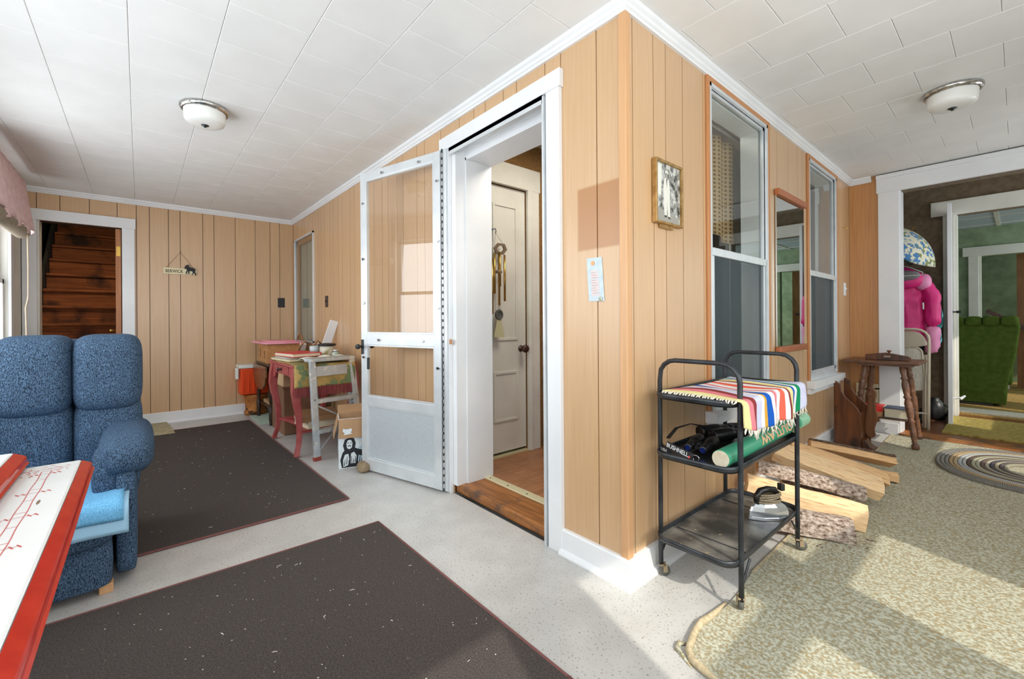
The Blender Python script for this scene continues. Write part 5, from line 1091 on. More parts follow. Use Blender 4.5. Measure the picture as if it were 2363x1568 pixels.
# binoculars
M('bino_black', rgb(24, 24, 25), .38, bump=.2, bscale=200); M('lens_blue', rgb(40, 60, 140), .05, .6); M('lens_dark', rgb(30, 30, 34), .05, .3); M('strap_black', rgb(22, 22, 23), .7); M('strap_white', rgb(214, 214, 214), .7)
def bino(label, c, d, sep, rl, L1, lens):
    c, d = Vector(c), Vector(d).normalized(); s_ = Vector((-d.y, d.x, 0)).normalized(); t = thing('binoculars', label, 'binoculars', c - DZ * (rl + .002), 'binoculars on the cart')
    for k in (-1, 1):
        o_ = c + s_ * sep * k
        MB().lathe(o_, d, [(rl * .62, -.01), (rl * .66, .0), (rl * .62, .03), (rl * .95, .045), (rl, .06), (rl, L1 - .006), (rl * .95, L1)], 20).build('barrel', 'bino_black', t, smooth=True)
        MB().lathe(o_ + d * (L1 - .004), d, [(rl * .82, 0), (rl * .82, .0045)], 20).build('front_lens', lens, t)
        MB().lathe(o_ - d * .008, -d, [(rl * .60, 0), (rl * .72, .004), (rl * .74, .020), (rl * .62, .024)], 18).build('eyecup', 'bino_black', t, smooth=True)
        MB().lathe(o_ - d * .030, -d, [(rl * .48, 0), (rl * .48, .003)], 16).build('eye_lens', lens, t)
        MB().obox(o_ - s_ * rl * .7 - DZ * rl * .7 + d * .0, s_ * rl * 1.4, d * .045, DZ * rl * 1.4).build('prism_housing', 'bino_black', t, bevel=.008, seg=3)
    MB().cyl(c - d * .012, c + d * .055, .008).lathe(c + d * .012, d, [(.013, 0), (.013, .016)], 16).build('focus_wheel', 'bino_black', t)
    MB().obox(c - s_ * sep + d * .038 - DZ * .004, s_ * sep * 2, d * .014, DZ * .008).build('bridge', 'bino_black', t)
bino('black binoculars with blue lenses at the near end of the middle cart tray', (.160, .235, Z2 + .028), (-.15, .95, .03), .028, .022, .12, 'lens_blue')
bino('larger black binoculars behind the pair with blue lenses', (.150, .58, Z2 + .031), (-.35, -.90, .0), .036, .027, .15, 'lens_dark')
sp_ = thing('camera_strap', 'black lettered neck strap looped over the near binoculars', 'strap', (.12, .17, Z2 + .003))
def ribbon(pts, w_, up=(0, 0, 1)):
    mb = MB(); pts = [Vector(p) for p in pts]
    for i, p in enumerate(pts):
        pass
    rows = []
    for i, p in enumerate(pts):
        t = (pts[min(i + 1, len(pts) - 1)] - pts[max(i - 1, 0)]).normalized(); s_ = Vector(up) - t * Vector(up).dot(t); s_.normalize(); rows += [p - s_ * w_ / 2, p + s_ * w_ / 2]
    mb.add(rows, [(2 * i, 2 * i + 1, 2 * i + 3, 2 * i + 2) for i in range(len(pts) - 1)]); return mb
SA, SB = Vector((.080, .143, Z2 + .040)), Vector((.195, .128, Z2 + .018))
ribbon([SA + (SB - SA) * k / 6 + Vector((0, -.004 * math.sin(k * .5), 0)) for k in range(7)], .026, (0, .35, 1)).build('lettered_band', 'strap_black', sp_, solid=.002)
text_mesh('lettering', 'BUSHNELL', .0215, SA + (SB - SA) * .05 + Vector((0, -.944, .33)) * .0075 + Vector((0, .33, .944)) * -.0075, (SB - SA), (0, .35, 1), 'strap_white', sp_, depth=.0003, bold=.0003, xscale=.95)
ribbon([(.05, .17, Z2 + .02), (.062, .150, Z2 + .020), (.085, .138, Z2 + .018), (.095, .150, Z2 + .016)], .024, (0, .3, 1)).build('curled_band', 'strap_black', sp_, solid=.002)
text_mesh('lettering', 'USH', .018, Vector((.056, .1425, Z2 + .012)), (.03, -.012, -.001), (0, .3, 1), 'strap_white', sp_, depth=.0003)
ribbon([(.060, .19, Z2 + .05), (.07, .24, Z2 + .085), (.10, .30, Z2 + .098), (.135, .35, Z2 + .085), (.15, .38, Z2 + .06)], .018, (1, 0, .2)).build('arched_band', 'strap_black', sp_, solid=.002)
MB().tube([SB + Vector((.012 + .013 * math.cos(a_ * .785), -.002, .0 + .011 * math.sin(a_ * .785))) for a_ in range(8)], .0018, 6, closed=True).build('strap_ring', 'chrome', sp_, smooth=True)
MB().lathe(SB + Vector((-.012, -.006, -.001)), (0, -1, .35), [(.0045, 0), (.0045, .001)], 12).build('red_dot', 'cover_red', sp_)
# electric iron
ir = thing('clothes_iron', 'old chrome electric iron with a wrapped cord on the bottom tray of the tea cart', 'iron', (.22, .58, Z3 + .003))
M('iron_chrome', rgb(214, 218, 222), .2, .8); M('bakelite', rgb(38, 34, 32), .3)
IO = Vector((.272, .615, Z3 + .0015)); IF = Vector((-.47, -.88, 0)).normalized(); IS = Vector((-IF.y, IF.x, 0))
def isole(k): return [(-.080 * k, -.040 * k), (-.080 * k, .040 * k), (-.02 * k, .046 * k), (.04 * k, .033 * k), (.082 * k, .008 * k), (.090 * k, 0), (.082 * k, -.008 * k), (.04 * k, -.033 * k), (-.02 * k, -.046 * k)]
lv = [(1, .0), (1, .012), (.975, .014), (.95, .036), (.86, .054), (.68, .066), (.45, .071)]; m_ = MB(); vs = []
for k, z in lv: vs += [IO + IF * a + IS * b + DZ * z for a, b in isole(k)]
n = 9; fs = [tuple(range(n))[::-1], tuple((len(lv) - 1) * n + j for j in range(n))]
for i in range(len(lv) - 1):
    for j in range(n): fs.append((i * n + j, i * n + (j + 1) % n, (i + 1) * n + (j + 1) % n, (i + 1) * n + j))
m_.add(vs, fs); m_.build('iron_body', 'iron_chrome', ir, bevel=.004)
MB().tube([IO + IF * .045 + DZ * .062, IO + IF * .048 + DZ * .092, IO + IF * .030 + DZ * .114, IO - IF * .008 + DZ * .120, IO - IF * .040 + DZ * .114, IO - IF * .052 + DZ * .095, IO - IF * .048 + DZ * .062], [.013, .014, .014, .013, .013, .012, .012], 12).build('handle', 'bakelite', ir, smooth=True)
MB().obox(IO - IF * .085 - IS * .012 + DZ * .108, IF * .02, IS * .024, DZ * .03).build('cord_guard', 'dark_metal', ir, bevel=.003)
cpts = []
for i in range(70):
    a_ = i * .42; k = 1 + .08 * math.sin(i * .9); cpts.append(IO - IF * .008 + IF * .054 * k * math.cos(a_) + IS * .030 * k * math.sin(a_) + DZ * (.074 + .012 * math.sin(a_ * .5 + .4) + .0003 * i))
MB().tube(cpts, .0038, 6).build('wrapped_cord', M('cloth_cord', rgb(176, 160, 132), .9, c2=rgb(140, 124, 98), scale=200), ir, smooth=True)

# ---------------------------------------------------------------- split firewood
def logmat(i, c1, c2):
    m, nt, p = nodes('split_wood_%d' % i); L = nt.links; uv = N(nt, 'ShaderNodeUVMap'); mp = N(nt, 'ShaderNodeMapping'); mp.inputs['Scale'].default_value = (1.2, 16, 1); mp.inputs['Location'].default_value = (i * 3.1, i * 1.7, 0); L.new(uv.outputs[0], mp.inputs[0])
    nz = N(nt, 'ShaderNodeTexNoise'); nz.inputs['Scale'].default_value = 3; nz.inputs['Detail'].default_value = 6; nz.inputs['Distortion'].default_value = .5; L.new(mp.outputs[0], nz.inputs['Vector'])
    rp = ramp(nt, [(.30, c1), (.46, c2), (.72, tuple(min(1, q * 1.15) for q in c2[:3]) + (1,))]); L.new(nz.outputs['Fac'], rp.inputs[0]); L.new(rp.outputs[0], p.inputs['Base Color']); p.inputs['Roughness'].default_value = .8
    b = N(nt, 'ShaderNodeBump'); b.inputs['Strength'].default_value = .5; b.inputs['Distance'].default_value = .004; L.new(nz.outputs['Fac'], b.inputs['Height']); L.new(b.outputs[0], p.inputs['Normal']); MATS['split_wood_%d' % i] = m
for i, (a, b) in enumerate((((190, 132, 82), (230, 188, 138)), ((202, 148, 98), (238, 204, 158)), ((176, 112, 62), (218, 166, 110)))): logmat(i, rgb(*a), rgb(*b))
def barkmat(i, c1, c2):
    m, nt, p = nodes('bark_%d' % i); L = nt.links; uv = N(nt, 'ShaderNodeUVMap'); mp = N(nt, 'ShaderNodeMapping'); mp.inputs['Scale'].default_value = (5, 9, 1); L.new(uv.outputs[0], mp.inputs[0])
    nz = N(nt, 'ShaderNodeTexNoise'); nz.inputs['Scale'].default_value = 2.2; nz.inputs['Detail'].default_value = 8; nz.inputs['Roughness'].default_value = .7; L.new(mp.outputs[0], nz.inputs['Vector'])
    rp = ramp(nt, [(.36, rgb(52, 38, 30)), (.46, c1), (.62, c2)]); L.new(nz.outputs['Fac'], rp.inputs[0]); L.new(rp.outputs[0], p.inputs['Base Color']); p.inputs['Roughness'].default_value = .95
    b = N(nt, 'ShaderNodeBump'); b.inputs['Strength'].default_value = 1; b.inputs['Distance'].default_value = .008; L.new(nz.outputs['Fac'], b.inputs['Height']); L.new(b.outputs[0], p.inputs['Normal']); MATS['bark_%d' % i] = m
barkmat(0, rgb(156, 134, 118), rgb(220, 206, 194)); barkmat(1, rgb(92, 72, 58), rgb(140, 118, 100))
def log(label, a, b, sec, bark, wm, bm_, rot=0, seed=0, gap=.004):
    """sec: cross-section polygon (u sideways, v up, metres); bark: (first, last) vertex run covered with bark"""
    a, b = Vector(a), Vector(b); d = (b - a).normalized(); s_ = d.cross(DZ).normalized(); u_ = s_.cross(d); rg = random.Random(seed); NS_ = 9
    cr_, sr = math.cos(rot), math.sin(rot); sec = [(x * cr_ - y * sr, x * sr + y * cr_) for x, y in sec]; n = len(sec)
    jit = [[(1 + rg.uniform(-.05, .05)) for _ in range(n)] for _ in range(NS_ + 1)]; bow = rg.uniform(-.006, .006)
    t = thing('firewood_log', label, 'log', (min(a.x, b.x) * .5 + max(a.x, b.x) * .5, (a.y + b.y) / 2, FS((a.y + b.y) / 2)), 'split firewood pile')
    def ringp(i, k=0.0):
        f = i / NS_; c = a.lerp(b, f) + u_ * bow * math.sin(f * 3.14); out = []
        for j, (x, y) in enumerate(sec):
            l = math.hypot(x, y); g = jit[i][j] * (1 + k / max(l, .01)); out.append(c + s_ * x * g + u_ * y * g + d * (rg.uniform(-.004, .004) if i in (0, NS_) else 0))
        return out
    R = [ringp(i) for i in range(NS_ + 1)]; m_ = MB(); vs = []; 
    per = [0]
    for j in range(n): per.append(per[-1] + (Vector(sec[j]) - Vector(sec[(j + 1) % n])).length)
    for i in range(NS_ + 1):
        for j in range(n + 1): vs.append(R[i][j % n]); m_.uv[i * (n + 1) + j] = (i / NS_ * (b - a).length * 4, per[j] * 4)
    fs = []
    for i in range(NS_):
        for j in range(n): fs.append((i * (n + 1) + j, i * (n + 1) + j + 1, (i + 1) * (n + 1) + j + 1, (i + 1) * (n + 1) + j))
    m_.add(vs, fs); e0 = len(m_.v)
    for i_, rev in ((0, True), (NS_, False)):
        k0 = len(m_.v); ring = R[i_]; 
        for j, p in enumerate(ring): m_.uv[k0 + j] = (sec[j][0] * 6, sec[j][1] * 6)
        idx = tuple(range(n)); m_.add(ring, [idx[::-1] if rev else idx])
    m_.build('split_wood', wm, t)
    if bark:
        j0, j1 = bark; bk = MB(); vs = []; mcol = j1 - j0 + 1; N2 = NS_
        for i in range(N2 + 1):
            f = i / N2; c = a.lerp(b, f) + u_ * bow * math.sin(f * 3.14)
            for q, j in enumerate(range(j0, j1 + 1)):
                x, y = sec[j % n]; l = math.hypot(x, y); g = jit[i][j % n] * (1 + (gap + rg.uniform(0, .006)) / max(l, .01)); vs.append(c + s_ * x * g + u_ * y * g); bk.uv[i * mcol + q] = (f * 4 * (b - a).length, per[min(j, n)] * 4)
        bk.add(vs, [(i * mcol + q, i * mcol + q + 1, (i + 1) * mcol + q + 1, (i + 1) * mcol + q) for i in range(N2) for q in range(mcol - 1)])
        bk.build('bark', bm_, t, solid=.006)
    return t
def wedge(r, ang, n=6): return [(0.0, 0.0)] + [(r * math.cos(ang * (k / n - .5)), r * math.sin(ang * (k / n - .5))) for k in range(n + 1)]
def cen(p): 
    cx = sum(x for x, y in p) / len(p); cy = sum(y for x, y in p) / len(p); return [(x - cx, y - cy) for x, y in p]
half = cen([(-.07, 0), (.07, 0)] + [(.07 * math.cos(math.radians(a_)), .07 * math.sin(math.radians(a_))) for a_ in (25, 50, 75, 105, 130, 155)])
block = cen([(-.065, -.04), (.06, -.045), (.068, .02), (.03, .05), (-.05, .045)])
quart = cen(wedge(.12, 1.5))
log('barky half-round log nearest the tea cart caster, bottom front of the pile', (.045, .80, .085), (.478, 1.03, .07), [(x * .95, y * 1.1) for x, y in half], (1, 7), 'split_wood_2', 'bark_0', 0, 1)
log('long pale split log with a flat face lying on the front barky log', (.055, .965, .165), (.495, 1.19, .082), [(x * .9, y * 1.25) for x, y in block], None, 'split_wood_1', 'bark_0', .15, 2)
log('thin grey-barked log wedged between the two pale split logs', (.06, 1.10, .235), (.47, 1.33, .150), [(x * .55, y * .6) for x, y in half], (1, 7), 'split_wood_2', 'bark_0', -.1, 3)
log('broad pale split log lying on top in the middle of the pile', (.065, 1.335, .275), (.505, 1.535, .125), [(x * .95, y * .85) for x, y in block], None, 'split_wood_1', 'bark_0', -.35, 4)
log('orange-toned split log behind the broad pale one', (.06, 1.62, .245), (.475, 1.86, .10), [(x * .85, y * .85) for x, y in quart], None, 'split_wood_0', 'bark_1', 1.3, 5)
log('rear log with dark bark and a knot nearest the magazine rack', (.07, 1.95, .195), (.470, 2.13, .135), [(x * .8, y * .85) for x, y in half], (3, 6), 'split_wood_0', 'bark_1', .5, 6)
log('low split log poking out at the back bottom of the pile', (.10, 1.85, .075), (.500, 2.02, .068), [(x * .6, y * .6) for x, y in block], None, 'split_wood_0', 'bark_1', .3, 7)
log('dark-barked log hidden low in the middle of the pile', (.08, 1.40, .085), (.36, 1.52, .078), [(x * .85, y * .9) for x, y in half], (1, 7), 'split_wood_2', 'bark_1', .2, 8)
ch_ = MB(); rr = random.Random(8)
for i in range(40):
    x, y = rr.uniform(.30, .56), rr.uniform(.80, 1.15); a_ = rr.uniform(0, 6.3); l = rr.uniform(.004, .016); d = Vector((math.cos(a_) * l, math.sin(a_) * l, 0)); q = Vector((-d.y, d.x, 0)) * .25; o_ = Vector((x, y, FS(y) + .0100)); ch_.add([o_ - d, o_ + q, o_ + d, o_ - q, o_ + DZ * .003], [(0, 1, 4), (1, 2, 4), (2, 3, 4), (3, 0, 4)])
tag(ch_.build('bark_chips', 'bark_1'), 'dark bark chips scattered on the carpet before the wood pile', 'debris', None, 'stuff')

# ---------------------------------------------------------------- magazine rack
wood('rack_wood', rgb(74, 40, 20), rgb(120, 68, 32), (14, 14, 1.5), 3, .35, coarse=(rgb(44, 26, 16), 7)); wood('rack_light', rgb(92, 56, 32), rgb(128, 82, 48), (14, 14, 1.5), 3, .35)
mk = thing('magazine_rack', 'dark wooden magazine rack with scrolled ends and a carved handle', 'rack', (.14, 2.75, FS(2.75)))
zf = FS(2.7) + .002
ogee = [(0, 0), (.165, 0), (.168, .26), (.150, .30), (.110, .345), (.070, .385), (.048, .43), (.040, .475), (.015, .495), (0, .50)]
def rackboard(y, x0, h, mat): MB().prism([(x, z * h) for x, z in ogee], (x0, y, zf), (1, 0, 0), (0, 0, 1), (0, .018, 0)).build('side_board', mat, mk, bevel=.004)
rackboard(2.66, .045, 1.0, 'rack_wood'); rackboard(2.82, .075, 1.02, 'rack_wood')
MB().box(.19, .208, 2.678, 2.82, zf + .02, zf + .26).build('end_board', 'rack_light', mk); MB().box(.06, .19, 2.678, 2.82, zf + .02, zf + .035).build('bottom_board', 'rack_wood', mk)
hp = [(.012, .02), (.0, .07), (.012, .12), (.022, .17), (.010, .23), (.004, .29), (.016, .36), (.0, .40), (-.022, .405), (-.02, .385), (-.005, .37), (-.03, .30), (-.04, .22), (-.045, .15), (-.05, .08), (-.045, .03), (-.02, 0)]
MB().prism(chaikin([(x * 1.1, z * .95) for x, z in hp]), (.275, 2.73, zf + .08), (1, 0, 0), (0, 0, 1), (0, .02, 0)).build('carved_handle', 'rack_light', mk, bevel=.004)
MB().prism([(.0, .0), (.085, 0), (.075, .012), (.045, .03), (.025, .07), (0, .07)], (.208, 2.69, zf), (1, 0, 0), (0, 0, 1), (0, .10, 0)).build('foot', 'rack_wood', mk, bevel=.004)

# ---------------------------------------------------------------- side table with turned legs, box and books
wood('table_wood', rgb(92, 60, 42), rgb(132, 92, 68), (3, 14, 14), 3, .4)
tt = thing('side_table', 'brown wooden side table with splayed turned legs beside the wide opening', 'table', (.29, 3.12, FS(3.1)))
MB().box(.035, .505, 2.935, 3.335, .668, .690).build('table_top', 'table_wood', tt, bevel=.008); MB().box(.13, .46, 2.98, 3.29, .65, .668).build('batten', 'table_wood', tt)
TL = [(.020, 0), (.026, .01), (.024, .03), (.014, .045), (.020, .055), (.016, .06), (.019, .075), (.021, .15), (.016, .185), (.024, .20), (.016, .215), (.022, .235), (.024, .28), (.026, .33), (.018, .36), (.026, .375), (.018, .39), (.022, .41), (.024, .47), (.017, .50), (.025, .515), (.017, .53), (.021, .56), (.020, .61)]
def tleg(top, foot): 
    top, foot = Vector(top), Vector(foot); L_ = (top - foot).length; MB().lathe(foot, top - foot, [(r_ * .95, h * L_ / .61) for r_, h in TL], 14).build('leg', 'table_wood', tt, smooth=True)
for a_, b_ in (((.40, 3.00, .66), (.485, 2.905, FS(2.9) + .010)), ((.40, 3.26, .66), (.462, 3.29, FS(3.29) + .010)), ((.18, 3.00, .66), (.115, 2.93, FS(2.93) + .002)), ((.18, 3.26, .66), (.125, 3.28, FS(3.28) + .002))): tleg(a_, b_)
MB().box(.13, .445, 2.985, 3.20, .235, .25).build('shelf', 'table_wood', tt, bevel=.004)
kb = thing('wooden_caddy', 'small dark wooden box with a peaked top and knob on the side table', 'box', (.29, 3.1, .69))
MB().prism([(-.13, 0), (.13, 0), (.13, .035), (0, .060), (-.13, .042)], (.30, 3.05, .691), (1, 0, 0), (0, 0, 1), (0, .03, 0)).build('front_board', 'rack_wood', kb, bevel=.003); MB().box(.17, .43, 3.08, 3.17, .691, .715).build('box_base', 'rack_wood', kb)
MB().lathe((.315, 3.065, .745), (0, 0, 1), [(.006, 0), (.006, .01), (.016, .016), (.014, .024), (0, .026)], 12).build('knob', 'rack_light', kb, smooth=True)
M('pale_label', rgb(176, 150, 132), .6); MB().box(.285, .325, 3.048, 3.0505, .715, .727).build('label_plate', 'pale_label', kb)
book('blue-grey covered thick book on the right of the side table shelf', .29, .45, 2.985, 3.15, .2505, .325, 'cover_navy', 0, spine='x1')
book('dull red book on the left of the side table shelf', .14, .28, 2.99, 3.16, .2875, .325, 'cover_red', .05, spine='y0')
book('brown book under the dull red one on the side table shelf', .145, .285, 2.985, 3.15, .2505, .287, 'cover_brown', .0, spine='y0')
tag(MB().prism([(0, 0), (.14, .02), (.14, .03), (0, .01)], (.07, 3.345, .40), (1, 0, 0), (0, 0, 1), (0, .0, .0)).box(.05, .20, 3.352, 3.37, .30, .46).build('paper_folder', 'cover_cream', loc=(.12, 3.36, .3)), 'cream folder standing against the panelling behind the side table', 'folder')

# ---------------------------------------------------------------- folding chair, umbrella, coats in the room beyond
M('beige_metal', rgb(206, 194, 172), .4); M('vinyl', rgb(198, 192, 176), .7, c2=rgb(220, 214, 200), scale=80)
fc = thing('folding_chair', 'beige metal folding chair leaning folded inside the wide opening', 'chair', (.27, 3.72, ZM))
fy = 3.70
def fcpt(x, z, o_=0): return Vector((x, fy + .10 * (z - .07) + o_, z))
W0, W1 = .06, .475
arcp = [fcpt(W0, ZM)] + [fcpt(W0, z) for z in (.3, .6, .80)] + [fcpt(W0 + .09 - .09 * math.cos(a_), .835 + .09 * math.sin(a_)) for a_ in (.4, .8, 1.2, 1.57)] + [fcpt(W1 - .09 + .09 * math.sin(a_), .835 + .09 * math.cos(a_)) for a_ in (0, .4, .8, 1.2, 1.57)] + [fcpt(W1, z) for z in (.80, .6, .3)] + [fcpt(W1, ZM)]
MB().tube(arcp, .011, 10).build('front_frame', 'beige_metal', fc, smooth=True)
MB().grid(lambda u, v: fcpt(W0 + .012 + (W1 - W0 - .024) * u, .785 + v * (.125 - .10 * abs(u * 2 - 1) ** 6) - .03 * (1 - (u * 2 - 1) ** 2) * (1 - v), -.004 + .02 * (1 - (u * 2 - 1) ** 2)), 24, 6).build('backrest', 'beige_metal', fc, smooth=True, solid=.003)
sq = []
for cx, cz, a0 in ((W1 - .095, .715, 0), (W0 + .095, .715, 90), (W0 + .075, .44, 180), (W1 - .075, .44, 270)): sq += arc(cx, cz, .05, a0, a0 + 90, 5)
MB().prism(sq, (0, fy + .02, 0), (1, 0, 0), (0, .09, 1), (0, .018, 0)).build('seat', 'vinyl', fc, bevel=.006)
MB().tube([Vector((x, fy + .018 + .09 * z, z)) for x, z in sq], .007, 8, closed=True).build('seat_rim', 'beige_metal', fc, smooth=True)
for o_, x in ((-.03, .02), (.0, .035)):
    for X in (W0 + x, W1 - x): MB().tube([fcpt(X, ZM + .01, .03 + o_), fcpt(X, .45, .035 + o_), fcpt(X, .70, .04)], .009, 8).build('rear_leg', 'beige_metal', fc, smooth=True)
MB().cyl(fcpt(W0, .20), fcpt(W1, .20), .008).build('cross_brace', 'beige_metal', fc)
# umbrella
M('umbrella_cloth', rgb(226, 222, 196), .8, c2=rgb(74, 128, 178), scale=26, lo=.50, hi=.56, detail=3, extra=(rgb(128, 138, 74), 22, .58))
um = thing('umbrella', 'blue and cream floral umbrella hanging half open above the coats', 'umbrella', (.35, 3.95, 1.5))
UA = Vector((.6, -.2, .77)).normalized(); UP = Vector((.345, 3.92, 1.815)); e1 = UA.cross(Vector((0, 1, 0))).normalized(); e2 = UA.cross(e1)
if e1.x < 0: e1 = -e1
def dome(u, v):
    th = v * math.radians(56); ph = u * 2 * math.pi; sc = 1 - .05 * abs(math.sin(ph * 4)) * v; R_ = .40
    return UP - UA * R_ * (1 - math.cos(th)) + (e1 * math.cos(ph) + e2 * math.sin(ph)) * R_ * math.sin(th) * sc
MB().grid(dome, 48, 14).build('canopy', 'umbrella_cloth', um, smooth=True, solid=.002)
MB().grid(lambda u, v: Vector(dome(u, v)) - UA * .004, 48, 14).build('lining', M('umbrella_dark', rgb(50, 50, 46), .9), um, smooth=True)
for k in range(8):
    u = (k + .5) / 8; MB().tube([Vector(dome(u, v / 6)) - UA * .006 for v in range(7)], .0025, 5).build('rib', 'dark_metal', um); p = Vector(dome(u, .55)) - UA * .01; MB().cyl(p, UP - UA * .22, .002, n=5).build('strut', 'brass', um)
MB().cyl(UP - UA * .5, UP + UA * .05, .005, n=8).build('shaft', 'brass', um)
# coats
M('magenta', rgb(206, 24, 112), .5, c2=rgb(226, 46, 132), scale=9, bump=.5, bscale=16); M('light_pink', rgb(222, 132, 178), .5, c2=rgb(232, 150, 190), scale=9, bump=.4, bscale=16); M('grey_lining', rgb(120, 116, 118), .9); M('wire_white', rgb(226, 226, 222), .4)
FOLDS = bpy.data.textures.new('folds', 'CLOUDS'); FOLDS.noise_scale = .07; FOLDS.noise_depth = 2
def coat(name, label, cx, cy, zt_, zb, w_, dp, mat, sl, slmat, cuff=None, group='coats on the rail', armside=1, extra=None):
    t = thing(name, label, 'jacket', (cx, cy, zb), group)
    prof = [(0, .35, .30), (.05, .60, .6), (.12, .98, .85), (.25, 1.0, 1.0), (.45, .92, 1.0), (.7, .94, 1.05), (1, 1.0, 1.1)]; NN = 28; m_ = MB(); vs = []
    for f, a, b in prof:
        z = zt_ + (zb - zt_) * f
        for j in range(NN):
            an = 2 * math.pi * j / NN; rp_ = 1 + .07 * math.sin(an * 5 + f * 7) * min(1, f * 3); vs.append((cx + w_ * a * math.cos(an) * rp_, cy + dp * b * math.sin(an) * rp_, z - (.0 if f else 0) - .10 * abs(math.cos(an)) ** 2 * (1 if f < .2 else 0) * f * 4))
    fs = []
    for i in range(len(prof) - 1):
        for j in range(NN): fs.append((i * NN + j, (i + 1) * NN + j, (i + 1) * NN + (j + 1) % NN, i * NN + (j + 1) % NN))
    fs.append(tuple(range(NN))); m_.add(vs, fs); m_.build('coat_body', mat, t, smooth=True, sub=2)
    for s_ in (1, -1):
        p0 = Vector((cx + s_ * w_ * .82, cy, zt_ - .13)); p1 = Vector((cx + s_ * (w_ + .045), cy - .04, zt_ - .38)); p2 = Vector((cx + s_ * (w_ + .040), cy - .06, zt_ - sl))
        ms = MB().tube([p0, p0.lerp(p1, .5) + Vector((s_ * .02, 0, 0)), p1, p1.lerp(p2, .5)], [.045, .060, .056, .054], 14); ms.build('sleeve', slmat, t, smooth=True, sub=2)
        mc = MB().tube([p1.lerp(p2, .42), p1.lerp(p2, .7) + Vector((0, .01, 0)), p2, p2 + Vector((0, 0, -.03))], [.056, .052, .046, .030], 14); mc.build('cuff', cuff or slmat, t, smooth=True, sub=2)
    for o_ in t.children:
        dm = o_.modifiers.new('folds', 'DISPLACE'); dm.texture = FOLDS; dm.strength = .05 if o_.name.startswith('coat') else .035; dm.mid_level = .5; dm.texture_coords = 'GLOBAL'
    return t
pj = coat('jacket', 'bright pink hooded jacket on a white wire hanger inside the wide opening', (.27), 3.95, 1.50, .84, .175, .08, 'magenta', .76, 'magenta', 'light_pink')
MB().sup((.27, 3.875, 1.365), (.165, .06, .080), .8, 22, 12).build('hood', 'magenta', pj, smooth=True); MB().sup((.27, 3.838, 1.405), (.145, .048, .050), .8, 22, 12).build('hood_lining', 'grey_lining', pj, smooth=True)
MB().sup((.425, 3.91, 1.345), (.058, .055, .075), .9, 16, 10).build('shoulder_yoke', 'light_pink', pj, smooth=True)
MB().tube([(.27, 3.93, 1.30), (.262, 3.89, 1.1), (.27, 3.885, .86)], .006, 6).build('zip', 'wire_white', pj); MB().tube([(.43, 3.86, 1.16), (.432, 3.855, 1.10)], .006, 6).build('toggle', 'wire_white', pj)
hg = tag(MB().tube([(.29, 3.79, 1.50), (.30, 3.79, 1.545), (.285, 3.79, 1.57), (.265, 3.79, 1.555)], .003, 6).tube([(.29, 3.835, 1.50), (.36, 3.78, 1.47), (.44, 3.78, 1.42), (.43, 3.78, 1.40), (.12, 3.78, 1.40), (.11, 3.78, 1.42), (.22, 3.78, 1.48)], .003, 6, closed=True).build('wire_hanger', 'wire_white', loc=(.29, 3.78, 1.4), smooth=True), 'white wire hanger on the front of the pink jacket', 'hanger')
M('navy_cloth', rgb(40, 50, 66), .8); M('brown_cloth', rgb(66, 48, 42), .8); M('teal_cloth', rgb(96, 190, 196), .7)
coat('jacket', 'dark navy coat hanging behind the pink jacket', .265, 4.15, 1.48, .72, .165, .04, 'navy_cloth', .72, 'navy_cloth')
coat('jacket', 'turquoise garment showing beside the pink jacket sleeve', .265, 4.33, 1.40, .80, .16, .025, 'teal_cloth', .62, 'teal_cloth')
coat('jacket', 'dark brown coat at the back of the coat rail', .235, 4.51, 1.50, .75, .16, .03, 'brown_cloth', .70, 'brown_cloth')
rl_ = thing('coat_rail', 'dark metal coat rail holding the hanging coats', 'rail', (.1, 4.15, ZM))
MB().cyl((.27, 3.66, 1.575), (.27, 4.63, 1.575), .008).build('bar', 'dark_metal', rl_); MB().cyl((-.02, 4.10, 1.575), (.27, 4.10, 1.575), .006).cyl((-.02, 4.10, 1.45), (.2, 4.10, 1.575), .005).build('bracket', 'dark_metal', rl_)
tag(MB().lathe((.30, 3.62, 1.60), (1, 0, 0), [(.05, 0), (.052, .02), (.045, .03)], 16).build('striped_scarf', M('scarf_stripes', rgb(200, 190, 150), .9, c2=rgb(50, 60, 80), scale=50, stretch=(4, .2, .2)), loc=(.3, 3.62, 1.6)), 'striped cloth', 'scarf') if 0 else None
# things on the floor under the coats
kt = thing('metal_pot', 'black metal pot on the floor behind the folding chair', 'pot', (.46, 4.30, ZM))
MB().lathe((.46, 4.30, ZM + .001), (0, 0, 1), [(.07, 0), (.078, .02), (.075, .12), (.05, .17), (.035, .18), (.035, .20), (0, .205)], 20).build('pot_body', 'black_plastic', kt, smooth=True); MB().tube([(.52, 4.29, ZM + .15), (.56, 4.28, ZM + .12), (.54, 4.28, ZM + .04)], .007, 6).build('handle', 'black_plastic', kt)
for i, (x, y, l_) in enumerate(((.20, 3.98, 'dark shoe at the left under the coats'), (.31, 4.02, 'brown shoe in the middle under the coats'), (.40, 4.06, 'dark shoe at the right under the coats'))):
    s1 = thing('shoe', l_, 'shoe', (x, y, ZM), 'shoes under the coats'); mt_ = ('navy_cloth', 'tan_leather', 'cover_black')[i]
    MB().sup((x, y, ZM + .035), (.042, .12, .034), .7, 16, 10).build('upper', mt_, s1, smooth=True); MB().sup((x, y + .06, ZM + .075), (.036, .055, .045), .8, 14, 8).build('ankle', mt_, s1, smooth=True); MB().box(x - .042, x + .042, y - .11, y + .11, ZM + .001, ZM + .012).build('sole', 'cover_black', s1, bevel=.004)
